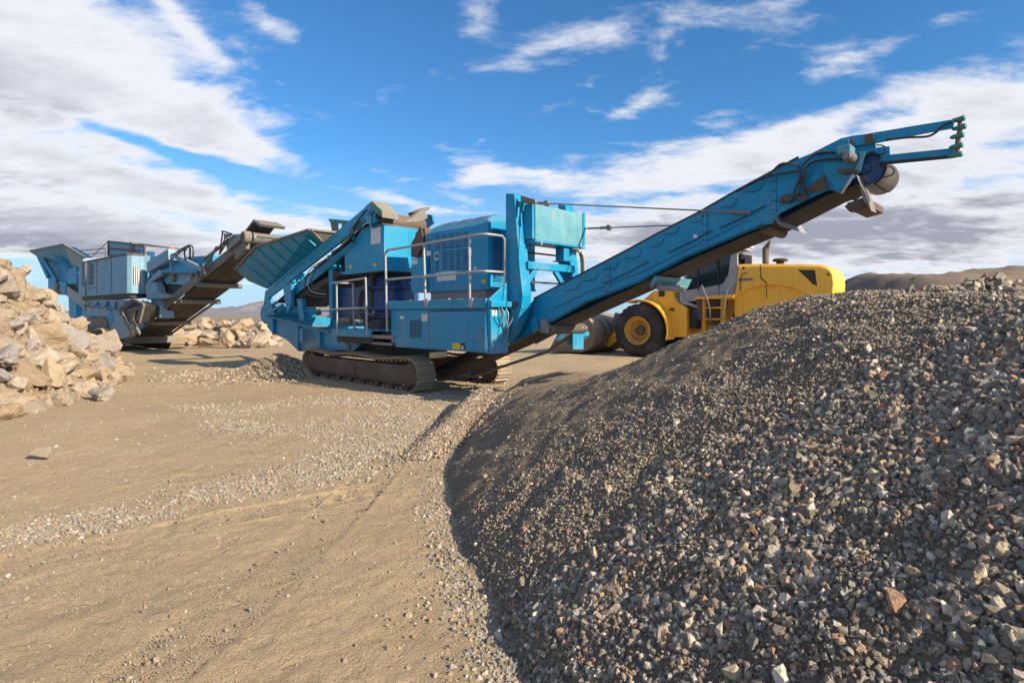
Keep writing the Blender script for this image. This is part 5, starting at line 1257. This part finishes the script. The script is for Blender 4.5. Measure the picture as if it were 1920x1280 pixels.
# lift arms, linkage and bucket
MB().prism([V(-.1, .85, 2.15), V(.35, .85, 2.0), V(-.75, .85, .95), V(-1.7, .85, .28), V(-1.95, .85, .35), V(-1.35, .85, 1.0)], (0, .14, 0)).prism([V(-.1, 1.75, 2.15), V(.35, 1.75, 2.0), V(-.75, 1.75, .95), V(-1.7, 1.75, .28), V(-1.95, 1.75, .35), V(-1.35, 1.75, 1.0)], (0, .14, 0)).build('lift_arm', 'yellow', r3, .02)
MB().bar((.2, 1.35, 2.1), (-1.6, 1.35, 1.3), .2, .25).bar((-1.55, 1.35, 1.6), (-1.9, 1.35, .7), .16, .2).build('linkage', 'dusty', r3, .02)
bp = []
for k in range(11):
    a = math.radians(-84+k*150/10); bp.append((-2.45+math.cos(a)*.80, .80+math.sin(a)*.72))
bp = [(-3.9, .06)]+bp+[(-2.9, 1.62)]
bi = [(u-.05 if i > 1 else u, z+(.05 if i < 3 else 0)-(.03 if i > 8 else 0)) for i, (u, z) in enumerate(bp)]
bk3 = MB().prism([(u, -.12, z) for u, z in bp+bi[::-1]], (0, 2.95, 0)).build('bucket', 'bucket', r3, .008)
for v in (-.13, 2.82): MB().prism([(u, v, z) for u, z in bp], (0, .04, 0)).build('bucket_side', 'bucket', bk3, .01)
m = MB()
for k in range(7):
    u0 = -1.6; a = math.radians(-60+k*20)
for v in (.5, 1.0, 1.7, 2.2):
    m.prism([V(-2.4+math.cos(t)*.78, v, .8+math.sin(t)*.72) for t in (R(-40), R(-10), R(25), R(60))]+[V(-1.75, v, 1.25), V(-1.5, v, .8), V(-1.6, v, .35)], (0, .06, 0))
m.build('bucket_bracket', 'rusty', bk3, .01)
# cab
VCb = .55
cf = [(1277, 522), (1279, 515), (1300, 468), (1352, 462), (1372, 466), (1383, 474), (1383, 520), (1376, 560), (1310, 562), (1290, 560), (1278, 552)]
win_f = [(1281, 527), (1300, 472), (1303, 470), (1303, 543), (1281, 546)]
z0 = S3(1340, 560, VCb).z; zt3 = S3(1340, 462, VCb).z; ul = S3(1280, 540, VCb).x; ur = S3(1381, 520, VCb).x
CW = 1.55
fr_ = MB()
for v in (VCb, VCb+CW-.08):
    P0 = F3.sides([(1281, 545), (1327, 538), (1355, 532), (1365, 515), (1370, 480), (1366, 470), (1383, 472), (1383, 520), (1376, 560), (1281, 566)], VCb)
    fr_.prism([V(p.x, v, p.z) for p in P0], (0, .08, 0))
    fr_.bar(V(S3(1279, 548, VCb).x, v+.04, S3(1279, 548, VCb).z), V(S3(1292, 470, VCb).x, v+.04, zt3), .07, .07)
fr_.box((S3(1290, 470, VCb).x, VCb, zt3-.10), (ur, VCb+CW, zt3))
cabf = fr_.build('cab_frame', 'cabgrey', r3, .02)
F3.box('cab_roof', 'label', (S3(1288, 470, VCb).x-.1, VCb-.05, zt3), (ur+.05, VCb+CW+.05, zt3+.16), cabf, .05)
g = MB(); gl = F3.sides([(1282, 546), (1295, 474), (1366, 470), (1370, 480), (1365, 516), (1355, 533), (1327, 539)], VCb+.03)
g.prism(gl, (0, .012, 0)); cabg = g.build('side_window', 'glass', cabf)
MB().prism([V(p.x, VCb+CW-.05, p.z) for p in gl], (0, .012, 0)).build('side_window', 'glass', cabf)
MB().add([gl[0], gl[1], gl[1]+V(0, CW-.1, 0), gl[0]+V(0, CW-.1, 0)], [(0, 1, 2, 3)]).build('windscreen', 'glass', cabf)
m = MB(); a = S3(1344, 474, VCb); b = S3(1348, 536, VCb); m.bar(a+V(0, -.01, 0), b+V(0, -.01, 0), .05, .05)
a = S3(1308, 500, VCb); b = S3(1309, 545, VCb); m.bar(a+V(0, .0, .3), b+V(0, .0, 0), .04, .04)
m.build('window_pillar', 'dark', cabf, .004)
MB().box((ul+.15, VCb+.1, z0+.02), (ur-.1, VCb+CW-.1, z0+.62)).box((ul+1.1, VCb+.4, z0+.5), (ul+1.6, VCb+1.1, z0+1.35)).box((ul+.1, VCb+.5, z0+.5), (ul+.35, VCb+1.1, z0+.95)).build('cab_interior', 'dark', cabf, .06)
MB().box((ul-.0, VCb+.05, z0-.05), (ur, VCb+CW-.05, z0+.03)).build('cab_floor', 'yellow', cabf, .01)
F3.box('door_line', 'dark', (S3(1348, 540, VCb).x, VCb-.004, z0+.06), (S3(1349, 540, VCb).x, VCb+.004, z0+.5), cabf, 0)
# front lower pillar trim, mudguard panel
m = MB(); pts = [S3(x, y, VCb-.05) for x, y in ((1275, 522), (1274, 560), (1278, 570), (1292, 573), (1308, 578), (1306, 572), (1290, 566), (1281, 560), (1279, 522))]
m.prism(pts, (0, .3, 0)).build('cab_front_trim', 'cabgrey', r3, .02)
# steps and platform under the cab
F3.plate('side_step_plate', 'yellow', [(1302, 557), (1376, 552), (1376, 559), (1302, 561)], .25, .30)
m = MB()
for x in (1320, 1354): a, b = S3(x, 560, .30), S3(x, 612, .30); m.box((a.x-.05, .28, b.z-.6), (a.x+.05, .6, a.z))
for y in (577, 598): a, b = S3(1322, y, .26), S3(1353, y, .26); m.box((a.x, .22, a.z-.03), (b.x, .5, a.z+.03))
st = m.build('step_ladder', 'dullyellow', r3, .012)
MB().prism(F3.sides([(1304, 561), (1358, 561), (1355, 590), (1340, 612), (1310, 600)], .5), (0, .2, 0)).build('steps_recess', 'rusty', r3, .02)
m = MB().tube(curve_pts([S3(x, y, .20) for x, y in ((1311, 553), (1312, 541), (1315, 536), (1318, 540), (1330, 575), (1331, 606))], 6), .022, 8)
m.tube(curve_pts([S3(x, y, .20) for x, y in ((1372, 532), (1368, 534), (1362, 550), (1358, 575), (1356, 592))], 6), .02, 8)
m.build('handrail', 'dusty', r3, smooth=True)
MB().ring((1.72, 1.0, 1.05), (0, 0, 1), [(0, .3), (.5, .32), (1.0, .3)], 20).build('articulation_joint', 'dark', r3, smooth=True)
F3.box('belly_frame', 'dullyellow', (1.2, .9, .75), (5.3, 2.0, 1.35), bevel=.03)
MB().prism(F3.sides([(1295, 580), (1318, 576), (1318, 600), (1300, 596)], .7), (0, .15, 0)).build('fuel_tank', 'navy', r3, .02)
# engine hood with the sculpted arch over the rear wheel
VH = .42
ho = [(1384, 495), (1426, 494), (1500, 494.5), (1538, 495.5), (1549, 498), (1556, 505), (1560, 515), (1562, 530), (1561, 545), (1559, 560), (1540, 562), (1520, 560), (1506, 548), (1488, 539), (1466, 534), (1444, 533.5), (1420, 536.5), (1401, 542), (1386, 551), (1376, 560.5), (1382, 530)]
hp3 = F3.sides(ho, VH); HWd = 1.75
def rounded(pts, v0, v1, r_=.16, k=5):
    """extrude an outline across the machine and round its top edges inwards"""
    c_ = sum(pts, V(0, 0, 0))/len(pts); rings = []
    zt_ = max(p.z for p in pts)
    for i in range(k+1):
        t = math.pi/2*i/k; rings.append((v0+r_*(1-math.sin(t)), r_*(1-math.cos(t))*-1+0, 1-math.cos(t)))
    m = MB(); n_ = len(pts); vs = []; fs = []
    layers = []
    for i in range(k+1):
        t = math.pi/2*i/k; inset = r_*(1-math.sin(t)); layers.append((v0+r_*(1-math.cos(t)), inset))
    lay = layers+[(v0+v1-y, ins) for y, ins in reversed(layers)]
    for y, ins in lay:
        for p in pts:
            up_ = max(0, min(1, (p.z-(zt_-.45))/.45)); vs.append((p.x-(0), y, p.z-ins*up_))
    L = len(lay)
    for i in range(L-1):
        for j in range(n_): fs.append((i*n_+j, i*n_+(j+1) % n_, (i+1)*n_+(j+1) % n_, (i+1)*n_+j))
    fs += [tuple(range(n_))[::-1], tuple(range((L-1)*n_, L*n_))]
    return m.add(vs, fs)
m = MB()
for y0 in (515, 522, 529): m.bar(S3(1561.5, y0, VH+.3), S3(1561.5, y0, VH+.3)+V(0, 1.1, 0), .03, .05)
hood3 = rounded(hp3, VH, VH+HWd, .16).build('engine_hood', 'yellow', r3, smooth=True)
F3.plate('side_vent', 'dark', [(1495, 505.5), (1528, 506), (1532.5, 536), (1524, 533), (1512, 521)], VH-.006, .02, hood3, .01)
m = MB()
for (x0, y0, x1, y1) in ((1426, 496, 1426.5, 521), (1426.5, 521, 1437, 530), (1437, 530, 1437.5, 559)):
    m.bar(S3(x0, y0, VH-.003), S3(x1, y1, VH-.003), .012, .03)
m.build('panel_seam', 'dark', hood3)
sidebox(F3, 'hood_recess', 'dusty', 1385, 522, 1411, 526, VH-.008, .01, hood3, .003)
wa = MB(); arch = [(1376, 560), (1386, 551), (1401, 542), (1420, 536.5), (1444, 533.5), (1466, 534), (1488, 539), (1506, 548)]
a_ = F3.sides(arch, VH+.02); z_lo = .9
vs = [p for p in a_]+[p+V(0, .7, 0) for p in a_]; n_ = len(a_)
wa.add(vs, [(i, i+1, i+1+n_, i+n_) for i in range(n_-1)])
wa.prism([p+V(0, .60, 0) for p in a_]+[V(a_[-1].x, VH+.62, 1.2), V(a_[0].x, VH+.62, 1.2)], (0, .05, 0)).build('wheel_arch', 'yellow', r3)
MB().prism([p+V(0, .08, 0) for p in a_]+[V(a_[-1].x, VH+.10, 1.25), V(a_[0].x, VH+.10, 1.25)], (0, .04, 0)).build('inner_fender', 'yellow', r3)
F3.box('rear_counterweight', 'yellow', (5.15, .55, .75), (hp3[10].x-.05, 2.1, 1.5), bevel=.08)
ex = S3(1435.5, 494, 1.3)
MB().tube([V(ex.x, 1.3, ex.z-.1), V(ex.x, 1.3, S3(1435, 465, 1.3).z)], .10, 16).prism([V(ex.x-.09, 1.24, S3(1430, 466, 1.3).z), V(ex.x+.10, 1.24, S3(1430, 466, 1.3).z-.04), V(ex.x+.17, 1.24, S3(1443, 449, 1.3).z)], (0, .12, 0)).build('exhaust_stack', 'rusty', r3, smooth=False)
ac = S3(1463, 489, 1.2)
MB().ring((ac.x, 1.2, ac.z-.12), (0, 0, 1), [(0, .12), (.09, .12), (.1, .2), (.12, .235), (.16, .235), (.2, .17), (.22, .0)], 26).build('air_intake', 'rubber', r3, smooth=True)

m.build('rear_grille', 'dark', hood3)
for x, y in ((1392, 500), (1551, 512)): sidebox(F3, 'latch', 'dark', x, y, x+4, y+5, VH-.012, .01, hood3, .002)
MB().tube(curve_pts([S3(x, y, VH-.05) for x, y in ((1388, 545), (1389, 520), (1395, 512), (1401, 512))], 6), .014, 6).build('grab_rail', 'dark', r3, smooth=True)
MB().tube([S3(1376, 470, .5), S3(1390, 478, .4)], .02).box(S3(1388, 474, .38), S3(1393, 486, .44)).build('mirror', 'dark', r3, .006)
MB().prism(F3.sides([(1204, 598), (1230, 590), (1240, 600), (1236, 612), (1210, 612)], .72), (0, .3, 0)).build('axle_housing', 'dark', r3, .03)

MB().prism(F3.sides([(1356, 561), (1386, 560), (1386, 610), (1356, 612)], .75), (0, .1, 0)).build('side_panel', 'dullyellow', r3, .01)
MB().prism(F3.sides([(1300, 572), (1322, 572), (1322, 625), (1300, 625)], 1.1), (0, .5, 0)).build('hitch_frame', 'dark', r3, .02)

for o in list(sc.objects):
    if o.type == 'MESH' and o.parent and o.name.split('.')[0] in {'mast_flange', 'post_clamp', 'bolt', 'filler_cap', 'brace', 'guard_bar', 'deflector_plate', 'stiffener', 'rope_lug', 'beam_bracket', 'spray_nozzle',
            'skirt_clamp', 'hopper_rib', 'hopper_strut', 'screen_bar', 'axle', 'lift_arm', 'handrail', 'window_pillar', 'bucket_bracket', 'frame_pin', 'return_belt', 'belt_rail', 'roof_vent', 'pump_fittings',
            'hose_fittings', 'wheel_nut', 'chute_plate', 'grille_slot', 'grille_bar', 'arch_brace', 'step', 'front_frame_side', 'panel_seam', 'hood_rim', 'linkage', 'scraper_box', 'chute_cap', 'wheel_arch'}: separate(o)
# ------------------------------------------------------------------ blasted boulders
ROCKM = [hull_rock('boulder', rg_[0], 1, rg_[1], rg_[2], 'rock', 2, .075, seed=k) for k, rg_ in enumerate(
    [(14, .8, .75), (12, .9, .85), (16, .75, .65), (11, .85, .8), (18, .85, .75), (10, .8, .9), (13, .7, .75), (15, .95, .65)])]
GREYM = [hull_rock('boulder', 15, 1, .8, .62, 'greyrock', 2, .09, seed=40+k) for k in range(3)]
for me in ROCKM+GREYM:
    for p in me.polygons: p.use_smooth = False
def boulder(x, y, z, s, me, label, group=None, rot=None, sc3=(1, 1, 1)):
    o = bpy.data.objects.new('boulder', me); COL.objects.link(o); o.location = (x, y, z); o.scale = (s*sc3[0], s*sc3[1], s*sc3[2])
    o.rotation_euler = rot if rot else (rb3.uniform(-.5, .5), rb3.uniform(-.5, .5), rb3.uniform(0, 6.28))
    tag(o, label, 'boulder', group); return o
rb3 = random.Random(11)
def gz(x, y): return float(ground_h(np.array([[x]]), np.array([[y]]))[0, 0])
def at_px(px, py, d): return (px-960)/FPX*d, d, EYE+(HORY-py)/FPX*d
named = [  # px centre, py centre, distance, half size, mesh, label
    (182, 735, 10.15, .36, GREYM[0], 'grey and white veined boulder lying alone at the front foot of the boulder pile', (1.0, .8, .85)),
    (2, 778, 7.7, .20, ROCKM[1], 'pale boulder cut by the left edge of the photo, in front of the pile', (1, .9, 1)),
    (80, 851, 6.05, .135, ROCKM[6], 'lone small tan rock on the open sand, front left', (.95, .8, .95)),
    (12, 548, 12.3, .42, ROCKM[5], 'big pale flat-faced boulder high on the pile at the left edge', (1.1, .8, .8)),
    (118, 690, 10.4, .36, ROCKM[0], 'large tan boulder low in the pile with a dark hollow below its left end', (1.2, .9, .7)),
    (62, 705, 9.9, .34, ROCKM[3], 'broad sandy boulder near the foot of the pile, left of the pointed one', (1.25, .9, .75)),
    (184, 702, 11.2, .24, ROCKM[7], 'knobbly cream boulder at the right foot of the pile', (1.2, .9, .8)),
    (232, 692, 12.2, .23, ROCKM[2], 'outermost right boulder of the pile, half dark and half cream', (1.2, .8, .7)),
    (52, 508, 14.0, .40, ROCKM[6], 'steep brown slab leaning on the crest of the pile', (.7, .8, 1.1)),
    (92, 575, 13.0, .33, ROCKM[4], 'whitish boulder on the upper right shoulder of the pile', (1.2, .9, .7)),
    (115, 615, 12.3, .36, ROCKM[2], 'long whitish slab sloping down the middle of the pile', (1.4, .8, .6)),
    (12, 610, 10.6, .36, GREYM[1], 'flat grey striped slab at the left edge, halfway up the pile', (1.2, .9, .6)),
]
taken = []
for px, py, d, s, me, lab, s3 in named:
    dd = 5.5
    while dd < 26:
        x, y, z = at_px(px, py, dd)
        if z <= gz(x, y)+s*.42: break
        dd += .04
    o = boulder(x, y, z, s, me, lab, None, (rb3.uniform(-.3, .3), rb3.uniform(-.3, .3), rb3.uniform(0, 6.28)), s3); taken.append((x, y, s))
    if px in (182, 80, 2):          # these lie on the open ground: seat them on it
        mw = o.rotation_euler.to_matrix() @ Matrix.Diagonal(o.scale)
        o.location.z = gz(x, y)-min((mw @ v.co).z for v in me.vertices)-.16*s
cnt = 0; tries = 0
while cnt < 280 and tries < 26000:
    tries += 1
    y = rb3.uniform(7.0, 20); x = float(mound_toe(y))-rb3.random()**.9*4.6+.12
    if x/y < -.96 or y > 17.5: continue
    if y < 11.2 and abs(960+FPX*x/y-185) < 62: continue
    big = rb3.random(); s = .15+.42*big**1.7
    if any((x-a)**2+(y-b)**2 < (.46*(s+c))**2 for a, b, c in taken): continue
    taken.append((x, y, s)); z = gz(x, y)+s*.28
    size = 'large' if s > .28 else ('middling' if s > .18 else 'small')
    me = rb3.choice(GREYM) if rb3.random() < .08 else rb3.choice(ROCKM); grey = me in GREYM
    where = 'upper part' if z > 1.35 else ('middle' if z > .6 else 'foot')
    lab = f"one of the {size} {'grey veined' if grey else 'sandy tan'} boulders in the {where} of the left rock pile"
    boulder(x, y, z, s, me, lab, f"{size} {'grey' if grey else 'tan'} boulders, {where} of the pile", None, (rb3.uniform(.9, 1.3), rb3.uniform(.75, 1.05), rb3.uniform(.75, 1.1))); cnt += 1
# bank of boulders in the distance, between the two crushers
cnt = 0
while cnt < 70:
    px = rb3.uniform(335, 520); d = rb3.uniform(27, 34); row = (d-27)/7
    s = .22+.50*rb3.random()**1.6; x = (px-960)/FPX*d; z = gz(x, d)+rb3.random()*1.15*(.35+.65*row)
    if px > 440: z = min(z, .9)
    if any((x-a)**2+(d-b)**2 < (.5*(s+c))**2 for a, b, c in taken) and rb3.random() < .8: continue
    taken.append((x, d, s)); grey = rb3.random() < .18
    lab = f"one of the distant {'grey' if grey else 'pinkish tan'} boulders banked up between the two crushers"
    boulder(x, d, z, s, rb3.choice(GREYM) if grey else rb3.choice(ROCKM), lab, f"distant {'grey' if grey else 'tan'} boulders between the crushers", None, (rb3.uniform(.9, 1.4), rb3.uniform(.8, 1.1), rb3.uniform(.6, 1.0))); cnt += 1
for k in range(26):
    d = rb3.uniform(26, 38); px = rb3.uniform(1080, 1150); x = (px-960)/FPX*d; s = rb3.uniform(.2, .5)
    boulder(x, d, gz(x, d)+s*.3, s, rb3.choice(ROCKM), 'one of the tan boulders glimpsed behind the loader bucket', 'tan boulders behind the loader bucket')
RUB = bpy.data.collections.new('rubble_shapes')
for k in range(10):
    o = bpy.data.objects.new('rubble_shape', hull_rock('rubble_shape', 13, 1, .8, .6, 'rock', seed=300+k)); RUB.objects.link(o)
# rubble between the boulders
n = 34000; y = rs.uniform(6.8, 20, n); x = mound_toe(y)+.12-rs.rand(n)*6.3; s = sizes(n, .015, .11, 2.4)
tag(scatter('rubble', np.stack([x, y, ground_h(x, y)+.35*s], 1), s, RUB), 'loose rubble between the boulders of the left pile', 'rubble', kind='stuff')
